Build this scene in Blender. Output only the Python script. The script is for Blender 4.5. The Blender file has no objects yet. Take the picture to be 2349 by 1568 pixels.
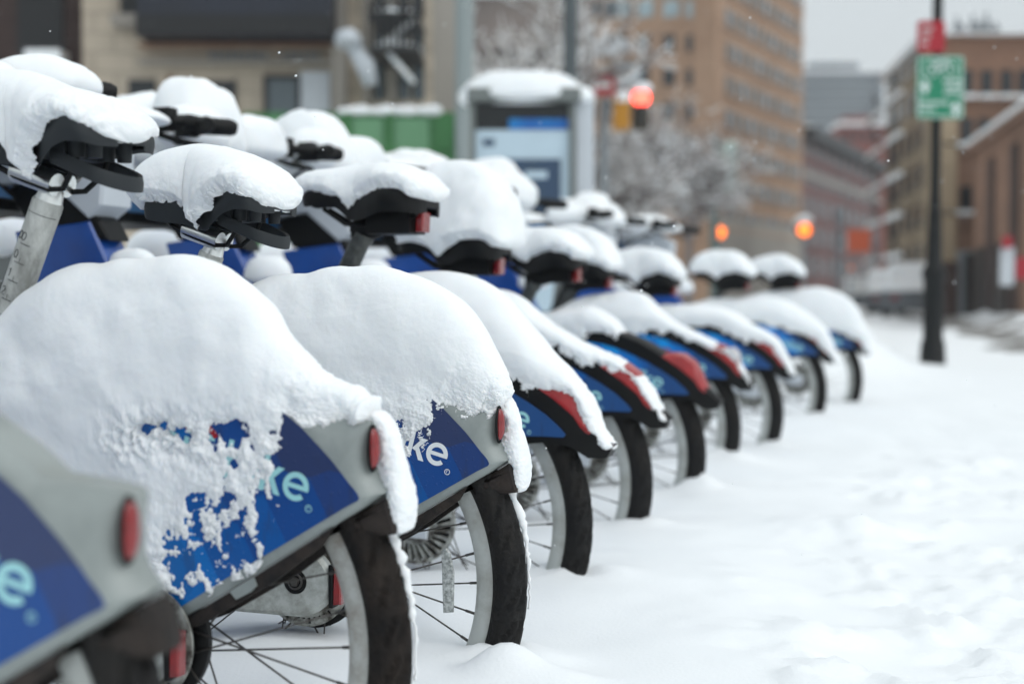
import bpy, math, random
import numpy as np
from mathutils import Vector, Matrix
random.seed(7)
C = bpy.context.scene.collection
R_ = math.radians

# ------------------------------------------------------------ camera, world, sun, exposure
CH, CPITCH, CF = 0.741, R_(1.69), 3262.0
cam_d = bpy.data.cameras.new('camera')
cam = bpy.data.objects.new('camera', cam_d); C.objects.link(cam)
cam.location = (0, 0, CH); cam.rotation_euler = (R_(90) - CPITCH, 0, 0)
cam_d.sensor_width = 36.0; cam_d.lens = 50.0
cam_d.clip_start = 0.05; cam_d.clip_end = 3000
cam_d.dof.use_dof = True; cam_d.dof.focus_distance = 2.03; cam_d.dof.aperture_fstop = 2.7
bpy.context.scene.camera = cam
sc = bpy.context.scene
w = bpy.data.worlds.new('World'); sc.world = w; w.use_nodes = True
nt = w.node_tree
bg = nt.nodes['Background']
sky = nt.nodes.new('ShaderNodeTexSky'); sky.sky_type = 'NISHITA'; sky.sun_disc = False
SUN_EL, SUN_AZ = R_(48), R_(128)
sky.sun_elevation = SUN_EL; sky.sun_rotation = SUN_AZ
sky.air_density = 1.0; sky.dust_density = 4.0; sky.ozone_density = 1.0
hs = nt.nodes.new('ShaderNodeHueSaturation'); hs.inputs['Saturation'].default_value = 0.16
ov = nt.nodes.new('ShaderNodeMixRGB'); ov.blend_type = 'MIX'; ov.inputs[0].default_value = 0.75
ov.inputs[2].default_value = (6.3, 6.9, 7.2, 1)
nt.links.new(sky.outputs[0], hs.inputs['Color']); nt.links.new(hs.outputs[0], ov.inputs[1])
wtc = nt.nodes.new('ShaderNodeTexCoord'); wsx = nt.nodes.new('ShaderNodeSeparateXYZ'); nt.links.new(wtc.outputs['Generated'], wsx.inputs[0])
wmr = nt.nodes.new('ShaderNodeMapRange'); wmr.inputs['From Min'].default_value = 0.0; wmr.inputs['From Max'].default_value = 1.0
wmr.inputs['To Min'].default_value = 1.0; wmr.inputs['To Max'].default_value = 1.40; nt.links.new(wsx.outputs[2], wmr.inputs[0])
wml = nt.nodes.new('ShaderNodeMixRGB'); wml.blend_type = 'MULTIPLY'; wml.inputs[0].default_value = 1; nt.links.new(ov.outputs[0], wml.inputs[1]); nt.links.new(wmr.outputs[0], wml.inputs[2])
nt.links.new(wml.outputs[0], bg.inputs['Color']); bg.inputs['Strength'].default_value = 0.105
sd = bpy.data.lights.new('sun', 'SUN'); sd.energy = 0.6; sd.angle = R_(50); sd.color = (1.0, 0.985, 0.96)
sun = bpy.data.objects.new('sun', sd); C.objects.link(sun)
sun.rotation_euler = (R_(90) - SUN_EL, 0, math.pi - SUN_AZ)
sc.view_settings.view_transform = 'Standard'; sc.view_settings.look = 'None'
sc.view_settings.exposure = 0.23; sc.view_settings.gamma = 1.0
sc.render.resolution_x = 1024; sc.render.resolution_y = 683

# ------------------------------------------------------------ helpers
def px(x, y, Y):
    """a point at distance Y seen at (x, y) of a 2349-wide view of the place: used only to measure the place"""
    rx, ru = (x - 1174.5) / CF, -(y - 784.0) / CF
    c, s = math.cos(CPITCH), math.sin(CPITCH)
    d = (rx, c + ru * s, -s + ru * c); t = Y / d[1]
    return Vector((d[0] * t, Y, CH + d[2] * t))

def lin(h):
    v = [int(h[i:i + 2], 16) / 255 for i in (0, 2, 4)]
    return tuple((x / 12.92 if x <= 0.04045 else ((x + 0.055) / 1.055) ** 2.4) for x in v) + (1,)

MATS = {}
def mat(name, col, rough=0.6, metal=0.0, var=0.25, vscale=8, bump=0.0, bscale=60, spec=0.5, coat=0.0, emit=None, estr=1.0, col2=None, sss=0.0, stretch=None):
    m = bpy.data.materials.new(name); m.use_nodes = True; MATS[name] = m
    n = m.node_tree; p = n.nodes['Principled BSDF']; L = n.links.new
    if isinstance(col, str): col = lin(col)
    c2 = lin(col2) if isinstance(col2, str) else (col2 or tuple(x * (1 - var) for x in col[:3]) + (1,))
    tc = n.nodes.new('ShaderNodeTexCoord'); co = tc.outputs['Object']
    if stretch:
        mp = n.nodes.new('ShaderNodeMapping'); mp.inputs['Scale'].default_value = stretch; L(co, mp.inputs[0]); co = mp.outputs[0]
    if var or col2:
        ns = n.nodes.new('ShaderNodeTexNoise'); ns.inputs['Scale'].default_value = vscale; ns.inputs['Detail'].default_value = 6
        ns.inputs['Roughness'].default_value = 0.65
        L(co, ns.inputs['Vector'])
        rp = n.nodes.new('ShaderNodeValToRGB'); rp.color_ramp.elements[0].position = 0.38; rp.color_ramp.elements[1].position = 0.62
        rp.color_ramp.elements[0].color = c2; rp.color_ramp.elements[1].color = col
        L(ns.outputs['Fac'], rp.inputs[0]); L(rp.outputs[0], p.inputs['Base Color'])
    else: p.inputs['Base Color'].default_value = col
    p.inputs['Roughness'].default_value = rough; p.inputs['Metallic'].default_value = metal
    p.inputs['Specular IOR Level'].default_value = spec
    if coat: p.inputs['Coat Weight'].default_value = coat; p.inputs['Coat Roughness'].default_value = 0.1
    if sss:
        p.inputs['Subsurface Weight'].default_value = sss; p.inputs['Subsurface Radius'].default_value = (0.012, 0.016, 0.02)
        p.inputs['Subsurface Scale'].default_value = 1.0
    if bump:
        b2 = n.nodes.new('ShaderNodeTexNoise'); b2.inputs['Scale'].default_value = bscale; b2.inputs['Detail'].default_value = 5
        L(co, b2.inputs['Vector'])
        bp = n.nodes.new('ShaderNodeBump'); bp.inputs['Strength'].default_value = bump; bp.inputs['Distance'].default_value = 0.01
        L(b2.outputs['Fac'], bp.inputs['Height']); L(bp.outputs[0], p.inputs['Normal'])
    if emit:
        p.inputs['Emission Color'].default_value = lin(emit); p.inputs['Emission Strength'].default_value = estr
    return m

SNOW = mat('snow', (0.86, 0.885, 0.90, 1), 0.75, var=0.02, vscale=30, bump=0.07, bscale=500, spec=0.25, sss=0.25)
SNOWG = mat('ground_snow', (0.86, 0.885, 0.90, 1), 0.75, var=0.02, vscale=6, bump=0.12, bscale=150, spec=0.25)
GREY = mat('grey_paint', '8e9593', 0.45, var=0.12, vscale=14, bump=0.04, coat=0.2, col2='7f8684')
BLACKP = mat('black_plastic', '08090a', 0.5, var=0.3, vscale=30, bump=0.12, bscale=120, spec=0.25)
FLAPM = mat('dirty_flap', '1b1919', 0.75, spec=0.3, col2='332c28', vscale=35, bump=0.3, bscale=150)
RUBBER = mat('tyre_rubber', '131314', 0.6, spec=0.25, col2='1b1917', vscale=16, bump=0.4, bscale=110)
RUBBERD = mat('muddy_tyre_rubber', '2c2622', 0.8, col2='141313', spec=0.2, vscale=14, bump=0.5, bscale=110)
RIM = mat('rim_grey', 'b3b7b4', 0.4, metal=0.15, col2='9a9b96', vscale=22, bump=0.08)
RIMD = mat('dirty_rim_grey', 'b0b2ae', 0.55, metal=0.1, col2='857f76', vscale=26, bump=0.15)
STEEL = mat('dark_steel', '5d5a57', 0.45, metal=0.6, var=0.4, vscale=60)
CHROME = mat('brushed_chrome', 'e4e6e4', 0.28, metal=1.0, var=0.1, vscale=30)
POSTM = mat('worn_seatpost_alloy', 'c6c8c4', 0.36, metal=0.35, col2='8b8c88', vscale=28, bump=0.1, bscale=80, stretch=(1, 1, 0.4))
POSTD = mat('dark_seatpost', '3a3c3b', 0.4, metal=0.6, col2='5a5c5a', vscale=40)
SADG = mat('grey_saddle_rubber', '2a2e31', 0.55, spec=0.28, var=0.1, vscale=20, bump=0.05, bscale=300)
SADB = mat('black_saddle_rubber', '090a0b', 0.5, spec=0.25, var=0.2, vscale=20, bump=0.05, bscale=300)
ALU = mat('mottled_hub_alloy', 'aeb0aa', 0.5, metal=0.35, col2='4e4a44', vscale=55, bump=0.2, bscale=120)
ARM = mat('grimy_stay_paint', 'b4b8b4', 0.45, metal=0.1, col2='8d8f89', vscale=38, bump=0.08)
REDL = mat('red_lens', '8a0f14', 0.22, var=0.3, vscale=40, coat=0.6, bump=0.06)
REDN = mat('red_moulded_light', 'a3161b', 0.3, var=0.3, vscale=20, coat=0.4)
TEAL = mat('teal_lettering', '9fd6da', 0.5, var=0.05)
WHITEP = mat('white_lettering', 'e6eaec', 0.5, var=0.03)
BLUEF = mat('deep_blue_frame', '004ea6', 0.4, col2='003f8c', vscale=5, coat=0.4)
CYANP = mat('cyan_panel', '0086cc', 0.4, col2='0074b8', vscale=6, coat=0.3)
SHROUD = mat('light_grey_shroud', 'c3c9cf', 0.6, var=0.06)
CLEARR = mat('clear_reflector', 'c5c9c8', 0.2, col2='7d8280', vscale=160, coat=0.5)
ENGR = mat('engraved_marks', '2e3032', 0.6, var=0)
DOCKM = mat('dock_metal', '777b7a', 0.5, metal=0.3, var=0.2)

def facet_mat(name, stops, seed, gx=3.0, coat=0.15):
    """printed pattern of sharp-cornered blue facets, fixed to the panel"""
    m = bpy.data.materials.new(name); m.use_nodes = True
    n = m.node_tree; p = n.nodes['Principled BSDF']; L = n.links.new
    tc = n.nodes.new('ShaderNodeTexCoord')
    mp = n.nodes.new('ShaderNodeMapping'); mp.inputs['Rotation'].default_value = (0, R_(28), 0); mp.inputs['Location'].default_value = (seed, 0, seed * .7)
    mp.inputs['Scale'].default_value = (1, 0.02, 1.5)
    L(tc.outputs['Object'], mp.inputs[0])
    vo = n.nodes.new('ShaderNodeTexVoronoi'); vo.distance = 'CHEBYCHEV'; vo.inputs['Scale'].default_value = 7.5
    L(mp.outputs[0], vo.inputs['Vector'])
    sx = n.nodes.new('ShaderNodeSeparateXYZ'); L(tc.outputs['Object'], sx.inputs[0])
    sc_ = n.nodes.new('ShaderNodeSeparateColor'); L(vo.outputs['Color'], sc_.inputs[0])
    a = n.nodes.new('ShaderNodeMath'); a.operation = 'MULTIPLY_ADD'; a.inputs[1].default_value = gx; a.inputs[2].default_value = 0.1
    L(sx.outputs[0], a.inputs[0])
    b = n.nodes.new('ShaderNodeMath'); b.operation = 'MULTIPLY_ADD'; b.inputs[1].default_value = 0.36
    L(sc_.outputs[0], b.inputs[0]); L(a.outputs[0], b.inputs[2])
    z = n.nodes.new('ShaderNodeMath'); z.operation = 'MULTIPLY_ADD'; z.inputs[1].default_value = 1.2; z.inputs[2].default_value = -0.6
    L(sx.outputs[2], z.inputs[0])
    ad = n.nodes.new('ShaderNodeMath'); L(b.outputs[0], ad.inputs[0]); L(z.outputs[0], ad.inputs[1])
    rp = n.nodes.new('ShaderNodeValToRGB'); rp.color_ramp.interpolation = 'CONSTANT'
    for i, (pos, c) in enumerate(stops):
        e = rp.color_ramp.elements[i] if i < 2 else rp.color_ramp.elements.new(pos)
        e.position = pos; e.color = lin(c)
    L(ad.outputs[0], rp.inputs[0])
    # drips and grime
    ns = n.nodes.new('ShaderNodeTexNoise'); ns.inputs['Scale'].default_value = 60; ns.inputs['Detail'].default_value = 5
    mp2 = n.nodes.new('ShaderNodeMapping'); mp2.inputs['Scale'].default_value = (1, 1, 0.22); L(tc.outputs['Object'], mp2.inputs[0]); L(mp2.outputs[0], ns.inputs[0])
    r2 = n.nodes.new('ShaderNodeValToRGB'); r2.color_ramp.elements[0].position = 0.58; r2.color_ramp.elements[1].position = 0.70
    r2.color_ramp.elements[0].color = (0, 0, 0, 1); r2.color_ramp.elements[1].color = (.5, .5, .5, 1)
    L(ns.outputs['Fac'], r2.inputs[0])
    mx = n.nodes.new('ShaderNodeMixRGB'); mx.inputs[2].default_value = lin('2b3350'); L(r2.outputs[0], mx.inputs[0]); L(rp.outputs[0], mx.inputs[1])
    L(mx.outputs[0], p.inputs['Base Color'])
    p.inputs['Roughness'].default_value = 0.45; p.inputs['Specular IOR Level'].default_value = .35; p.inputs['Coat Weight'].default_value = coat; p.inputs['Coat Roughness'].default_value = 0.12
    # water beads
    v2 = n.nodes.new('ShaderNodeTexVoronoi'); v2.inputs['Scale'].default_value = 130; L(tc.outputs['Object'], v2.inputs[0])
    r3 = n.nodes.new('ShaderNodeValToRGB'); r3.color_ramp.elements[0].position = 0.05; r3.color_ramp.elements[1].position = 0.26
    r3.color_ramp.elements[0].color = (1, 1, 1, 1); r3.color_ramp.elements[1].color = (0, 0, 0, 1)
    L(v2.outputs['Distance'], r3.inputs[0])
    bp = n.nodes.new('ShaderNodeBump'); bp.inputs['Strength'].default_value = 0.45; bp.inputs['Distance'].default_value = 0.0012
    L(r3.outputs[0], bp.inputs['Height']); L(bp.outputs[0], p.inputs['Normal'])
    return m
PAN_OLD = facet_mat('old_blue_facets', [(0.0, '0060a8'), (0.30, '0068b4'), (0.46, '02529a'), (0.60, '0d4488'), (0.76, '203c74'), (0.94, '2a3860')], 0.3, 2.3)
PAN_NEW = facet_mat('new_blue_facets', [(0.0, '14a8e6'), (0.42, '0a8cd8'), (0.66, '0a6cbc'), (0.90, '13569c'), (1.08, '204a80'), (1.2, '204a80')], 1.7, 3.6)

class B:
    def __init__(s): s.v = []; s.f = []
    def add(s, vs, fs):
        o = len(s.v); s.v += [tuple(v) for v in vs]; s.f += [tuple(i + o for i in f) for f in fs]; return s
    def box(s, a, b):
        (x0, y0, z0), (x1, y1, z1) = a, b
        return s.add([(x0,y0,z0),(x1,y0,z0),(x1,y1,z0),(x0,y1,z0),(x0,y0,z1),(x1,y0,z1),(x1,y1,z1),(x0,y1,z1)],
                     [(0,3,2,1),(4,5,6,7),(0,1,5,4),(1,2,6,5),(2,3,7,6),(3,0,4,7)])
    def tube(s, pts, r, n=10, cap=True):
        pts = [Vector(p) for p in pts]; rs = r if isinstance(r, (list, tuple)) else [r] * len(pts)
        vs = []; fs = []
        up = Vector((0, 0, 1)); t0 = (pts[1] - pts[0]).normalized()
        if abs(t0.z) > .9: up = Vector((0, 1, 0))
        for i, p in enumerate(pts):
            t = (pts[min(i + 1, len(pts) - 1)] - pts[max(i - 1, 0)]).normalized()
            a = t.cross(up).normalized(); b = a.cross(t)
            for k in range(n):
                q = 2 * math.pi * k / n; vs.append(p + (a * math.cos(q) + b * math.sin(q)) * rs[i])
        for i in range(len(pts) - 1):
            for k in range(n):
                fs.append((i*n+k, i*n+(k+1) % n, (i+1)*n+(k+1) % n, (i+1)*n+k))
        if cap: fs.append(tuple(range(n))[::-1]); fs.append(tuple((len(pts)-1)*n+k for k in range(n)))
        return s.add(vs, fs)
    def prism(s, poly, y0, y1, taper=0.0):
        """poly of (x, z) extruded along y, with a chamfered rim"""
        n = len(poly); cx_ = sum(p[0] for p in poly)/n; cz_ = sum(p[1] for p in poly)/n
        ch = min(abs(y1-y0)*.2, .006) if taper == 0 else taper
        def ring(y, k):
            out = []
            for i, (x, z) in enumerate(poly):
                if k:
                    a = Vector(poly[i-1]); b = Vector(poly[(i+1) % n]); t = (b-a).normalized(); nn = Vector((-t.y, t.x))
                    if (Vector((cx_, cz_)) - Vector((x, z))).dot(nn) < 0: nn = -nn
                    x += nn.x*k; z += nn.y*k
                out.append((x, y, z))
            return out
        sg = 1 if y1 > y0 else -1
        vs = ring(y0, ch) + ring(y0+sg*ch, 0) + ring(y1-sg*ch, 0) + ring(y1, ch)
        fs = [(r*n+i, r*n+(i+1) % n, (r+1)*n+(i+1) % n, (r+1)*n+i) for r in range(3) for i in range(n)]
        fs += [tuple(range(n))[::-1], tuple(3*n+i for i in range(n))]
        return s.add(vs, fs)
    def lathe(s, prof, c, n=48, axis='y'):
        """prof of (radius, offset) turned about an axis through c"""
        vs = []; fs = []; m = len(prof)
        for k in range(n):
            q = 2*math.pi*k/n; cc, ss = math.cos(q), math.sin(q)
            for r, o in prof:
                if axis == 'y': vs.append((c[0]+r*cc, c[1]+o, c[2]+r*ss))
                elif axis == 'z': vs.append((c[0]+r*cc, c[1]+r*ss, c[2]+o))
                else: vs.append((c[0]+o, c[1]+r*cc, c[2]+r*ss))
        for k in range(n):
            for j in range(m-1):
                a, b = k*m+j, ((k+1) % n)*m+j
                fs.append((a, b, b+1, a+1))
        return s.add(vs, fs)
    def grid(s, V, cyc=False):
        n, m = V.shape[:2]; vs = V.reshape(-1, 3).tolist(); fs = []
        for i in range(n-1):
            for j in range(m-1): fs.append((i*m+j, (i+1)*m+j, (i+1)*m+j+1, i*m+j+1))
        return s.add(vs, fs)
    def vf(s): return s.v, s.f
    def build(s, name, m, parent=None, smooth=False, auto=False, sub=0):
        me = bpy.data.meshes.new(name); me.from_pydata(s.v, [], s.f); me.update(); me.materials.append(m)
        import bmesh
        bm = bmesh.new(); bm.from_mesh(me); bmesh.ops.recalc_face_normals(bm, faces=bm.faces)
        if smooth:
            for f in bm.faces: f.smooth = True
            if auto:
                for e in bm.edges:
                    if len(e.link_faces) == 2 and e.calc_face_angle(0) > R_(40): e.smooth = False
        bm.to_mesh(me); bm.free()
        o = bpy.data.objects.new(name, me); C.objects.link(o)
        if parent: o.parent = parent
        if sub:
            md = o.modifiers.new('subd', 'SUBSURF'); md.levels = sub; md.render_levels = sub
        return o

def tag(o, label=None, cat=None, group=None, kind=None):
    if label: o['label'] = label
    if cat: o['category'] = cat
    if group: o['group'] = group
    if kind: o['kind'] = kind
    return o
def empty(name, loc, rz=0.0):
    o = bpy.data.objects.new(name, None); C.objects.link(o); o.location = loc; o.rotation_euler = (0, 0, rz)
    o.empty_display_size = 0.1; return o
KIDS = {}
def copy_tree(o, parent=None):
    c = o.copy(); C.objects.link(c); c.parent = parent
    kids = [x for x in list(bpy.data.objects) if x.parent == o]
    for ch in kids: copy_tree(ch, c)
    return c

# numpy value noise
_rs = np.random.RandomState(3); _T = _rs.rand(4096)
def vnoise(x, y, z, seed=0):
    xi, yi, zi = np.floor(x).astype(int), np.floor(y).astype(int), np.floor(z).astype(int)
    fx, fy, fz = x-xi, y-yi, z-zi
    fx, fy, fz = fx*fx*(3-2*fx), fy*fy*(3-2*fy), fz*fz*(3-2*fz)
    def h(a, b, c): return _T[((a*73856093) ^ (b*19349663) ^ (c*83492791) ^ (seed*2654435)) & 4095]
    r = 0
    for dx in (0, 1):
        for dy in (0, 1):
            for dz in (0, 1):
                r = r + h(xi+dx, yi+dy, zi+dz)*(fx if dx else 1-fx)*(fy if dy else 1-fy)*(fz if dz else 1-fz)
    return r*2-1
def fbm(x, y, z, s, oct_=4, seed=0, g=.5):
    r = 0; a = 1.0
    for o in range(oct_): r = r + a*vnoise(x*s+11.3*o, y*s+5.1*o, z*s+7.7*o, seed+o); s *= 2.03; a *= g
    return r
def resample(pts, n):
    P = np.array(pts, float)
    # smooth the polyline with Catmull-Rom, then even arc length
    Q = [P[0]]
    for i in range(len(P)-1):
        p0, p1, p2, p3 = P[max(i-1, 0)], P[i], P[i+1], P[min(i+2, len(P)-1)]
        for t in np.linspace(0, 1, 9)[1:]:
            Q.append(.5*((2*p1)+(-p0+p2)*t+(2*p0-5*p1+4*p2-p3)*t*t+(-p0+3*p1-3*p2+p3)*t**3))
    Q = np.array(Q); d = np.r_[0, np.cumsum(np.linalg.norm(np.diff(Q[:, :2], axis=0), axis=1))]
    t = np.linspace(0, d[-1], n)
    return np.stack([np.interp(t, d, Q[:, k]) for k in range(P.shape[1])], 1)

def snow_ridge(name, top, edge, hw, seed, nu=160, below=.03, rag=.012, lump=.010, wall=.3, dens=60, slope=.45, tmax=.022, slopeb=None, base=0.0, lift=0.0, holes=None, mate=None, ragf=55, endcap=.025, grain=.00025, ragd=.014, hwf=None):
    """snow lying along a ridge: top and edge are (x, z) curves, hw the half width along the edge"""
    T = resample(top, nu); E = resample(edge, nu)
    hwv = np.interp(np.linspace(0, 1, nu), np.linspace(0, 1, len(hw)), hw)
    hwr = np.interp(np.linspace(0, 1, nu), np.linspace(0, 1, len(hwf)), hwf)/hwv if hwf else np.ones(nu)
    D = T-E; Ln = np.linalg.norm(D, axis=1, keepdims=True); dr = D/np.maximum(Ln, 1e-6)
    # rows of one side, from below the edge up to the top
    nb, na = int(dens*.8), dens
    qb = np.linspace(-below, 0, nb)[:-1]; phi = np.linspace(0, math.pi/2, na)
    rows = []; Wd = []; Q = []
    for q in qb:
        rows.append(E+dr*q); Wd.append(hwv*1.0); Q.append(np.full(nu, q))
    a = wall
    for k in np.linspace(0, a, int(dens*.5)):
        rows.append(E+D*k); Wd.append(hwv*1.0); Q.append(Ln[:, 0]*k)
    for ph in phi[1:]:
        h = math.sin(ph)**.85; wv = math.cos(ph)**.8
        rows.append(E+D*(a+(1-a)*h)); Wd.append(hwv*wv); Q.append(Ln[:, 0]*(a+(1-a)*h))
    Rw = np.array(rows); Wd = np.array(Wd); Q = np.array(Q)          # rows x nu
    near = np.stack([Rw[..., 0], -Wd, Rw[..., 1]], -1); far = np.stack([Rw[..., 0], Wd*hwr[None], Rw[..., 1]], -1)[::-1][1:]
    V = np.concatenate([near, far], 0); QQ = np.concatenate([Q, Q[::-1][1:]], 0)
    du = np.gradient(V, axis=1); dv = np.gradient(V, axis=0)
    N = np.cross(dv, du); N /= np.maximum(np.linalg.norm(N, axis=2, keepdims=True), 1e-9)
    mid = V.copy(); mid[..., 1] = 0
    mid[..., 2] -= .04
    if ((V-mid)*N).sum(2)[len(near)//2].mean() < 0: N = -N
    x, y, z = V[..., 0], V[..., 1], V[..., 2]
    tf = np.concatenate([np.r_[np.zeros(len(rows)-len(phi)+1), np.sin(phi[1:])]]); tf = np.concatenate([tf, tf[::-1][1:]])
    d = np.where(QQ > 0, np.minimum(slope*QQ, tmax), (slopeb or slope)*QQ)*(1-tf[:, None]**2)+lift*tf[:, None]**2+base
    if rag:
        r = fbm(x, y*.3, z, ragf, 6, seed, .66)*rag
        r2 = fbm(x, y*.3, z, ragf*.3, 2, seed+9)*rag*1.1
        d = d+(r+r2)*np.exp(-np.maximum(QQ-.003, 0)/ragd)
    if holes is not None: d = d+holes(x, y, z)
    d = d+(fbm(x, y, z, 9, 3, seed+20)-.15)*lump*np.clip(QQ/.06, 0, 1)+fbm(x, y, z, 130, 3, seed+30)*grain
    s = np.linspace(0, 1, nu)*np.linalg.norm(np.diff(T, axis=0), axis=1).sum()
    if endcap: # pull the two ends in so that the ridge closes roundly
        e = np.minimum(s, s[-1]-s); k = np.sqrt(np.clip(1-(1-np.clip(e/endcap, 0, 1))**2, 0, 1))[None, :, None]
        c = np.stack([E[:, 0], 0*E[:, 0], E[:, 1]], 1)[None]
        V = V+N*d[..., None]
        V = c+(V-c)*(.08+.92*k)
    else: V = V+N*d[..., None]
    b = B(); b.grid(V)
    return b

def dome(b, c, ru, rw, h, seed, rough=.12, n=30, m=56, flat=.4, ax=(1, 0)):
    """a rounded heap of snow, heaped higher than it is deep below its rim"""
    th = np.linspace(0, 2*math.pi, m); ph = np.linspace(-math.pi/2, math.pi/2, n)
    TH, PH = np.meshgrid(th, ph)
    cx_, sx_ = np.cos(PH)**.75, np.sin(PH)
    X = ru*cx_*np.cos(TH); Y = rw*cx_*np.sin(TH); Z = np.where(sx_ > 0, h*sx_, h*flat*sx_)
    k = 1+fbm(c[0]+X, c[1]+Y, c[2]+Z, 6.5, 2, seed)*rough+fbm(c[0]+X, c[1]+Y, c[2]+Z, 24, 3, seed+5)*rough*.18
    V = np.stack([c[0]+X*k, c[1]+Y*k, c[2]+Z*k], -1)
    V[:, -1] = V[:, 0]
    return b.grid(V)

# ------------------------------------------------------------ bike-share lettering, drawn as strokes
def arc_pts(cx_, cy_, r0, r1, a0, a1, n=28):
    o = [(cx_+r1*math.cos(a0+(a1-a0)*i/n), cy_+r1*math.sin(a0+(a1-a0)*i/n)) for i in range(n+1)]
    i_ = [(cx_+r0*math.cos(a0+(a1-a0)*i/n), cy_+r0*math.sin(a0+(a1-a0)*i/n)) for i in range(n+1)]
    return o, i_
def lettering(org, size, ang, y, text='citi bike', arc=True):
    """org: lower right end of the last letter. returns (letters, red arc) builders in the x-z plane at y"""
    st = .20; polys = []; arcs = []
    adv = {'c': .95, 'i': .36, 't': .62, ' ': .42, 'b': 1.12, 'k': .92, 'e': 1.02}
    W = sum(adv[c] for c in text); x = -W; k = 0; i_pos = []
    for ch in text:
        if ch == 'c': arcs.append((x+.5, .5, .5-st, .5, R_(45), R_(315)))
        if ch == 'e':
            arcs.append((x+.5, .5, .5-st, .5, R_(-5), R_(318))); polys.append([(x+.16, .42), (x+.985, .42), (x+.985, .585), (x+.16, .585)])
        if ch == 'i':
            i_pos.append(x+.16); polys.append([(x+.06, 0), (x+.06+st, 0), (x+.06+st, .98), (x+.06, .98)])
            polys.append([(x+.05, 1.1), (x+.07+st, 1.1), (x+.07+st, 1.3), (x+.05, 1.3)])
        if ch == 't':
            polys.append([(x+.18, 0), (x+.18+st, 0), (x+.18+st, 1.28), (x+.18, 1.28)]); polys.append([(x+.02, .8), (x+.56, .8), (x+.56, .97), (x+.02, .97)])
        if ch == 'b':
            polys.append([(x+.05, 0), (x+.05+st, 0), (x+.05+st, 1.36), (x+.05, 1.36)]); arcs.append((x+.55, .5, .5-st, .5, 0, 2*math.pi))
        if ch == 'k':
            polys.append([(x+.05, 0), (x+.05+st, 0), (x+.05+st, 1.3), (x+.05, 1.3)])
            polys.append([(x+.24, .42), (x+.62, .97), (x+.88, .97), (x+.40, .36)]); polys.append([(x+.34, .50), (x+.64, 0), (x+.90, 0), (x+.47, .66)])
        x += adv[ch]
    ca, sa = math.cos(ang), math.sin(ang)
    def X(p, yy): return (org[0]+size*(p[0]*ca-p[1]*sa), yy, org[1]+size*(p[0]*sa+p[1]*ca))
    b = B(); q = 0
    for pl in polys:
        q += 1; yy = y-.0001*(q % 3)
        b.add([X(p, yy) for p in pl], [tuple(range(len(pl)))])
    for (cx_, cy_, r0, r1, a0, a1) in arcs:
        q += 1; yy = y-.0001*(3+q % 2); o, i_ = arc_pts(cx_, cy_, r0, r1, a0, a1); n = len(o)
        b.add([X(p, yy) for p in o+i_], [(j, j+1, n+j+1, n+j) for j in range(n-1)])
    # registered mark
    o, i_ = arc_pts(.12, -.10, .10, .13, 0, 2*math.pi, 16); n = len(o)
    b.add([X(p, y-.0001) for p in o+i_], [(j, j+1, n+j+1, n+j) for j in range(n-1)])
    b.add([X(p, y-.0002) for p in ((.08, -.16), (.10, -.16), (.10, -.05), (.15, -.05), (.15, -.03), (.08, -.03))], [(0, 1, 2, 3, 4, 5)])
    red = None
    if arc:
        red = B(); xm = (i_pos[0]+i_pos[1])/2; o, i_ = arc_pts(xm, .72, .72, .92, R_(40), R_(140), 20); n = len(o)
        red.add([X(p, y-.0003) for p in o+i_], [(j, j+1, n+j+1, n+j) for j in range(n-1)])
    return b, red

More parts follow.
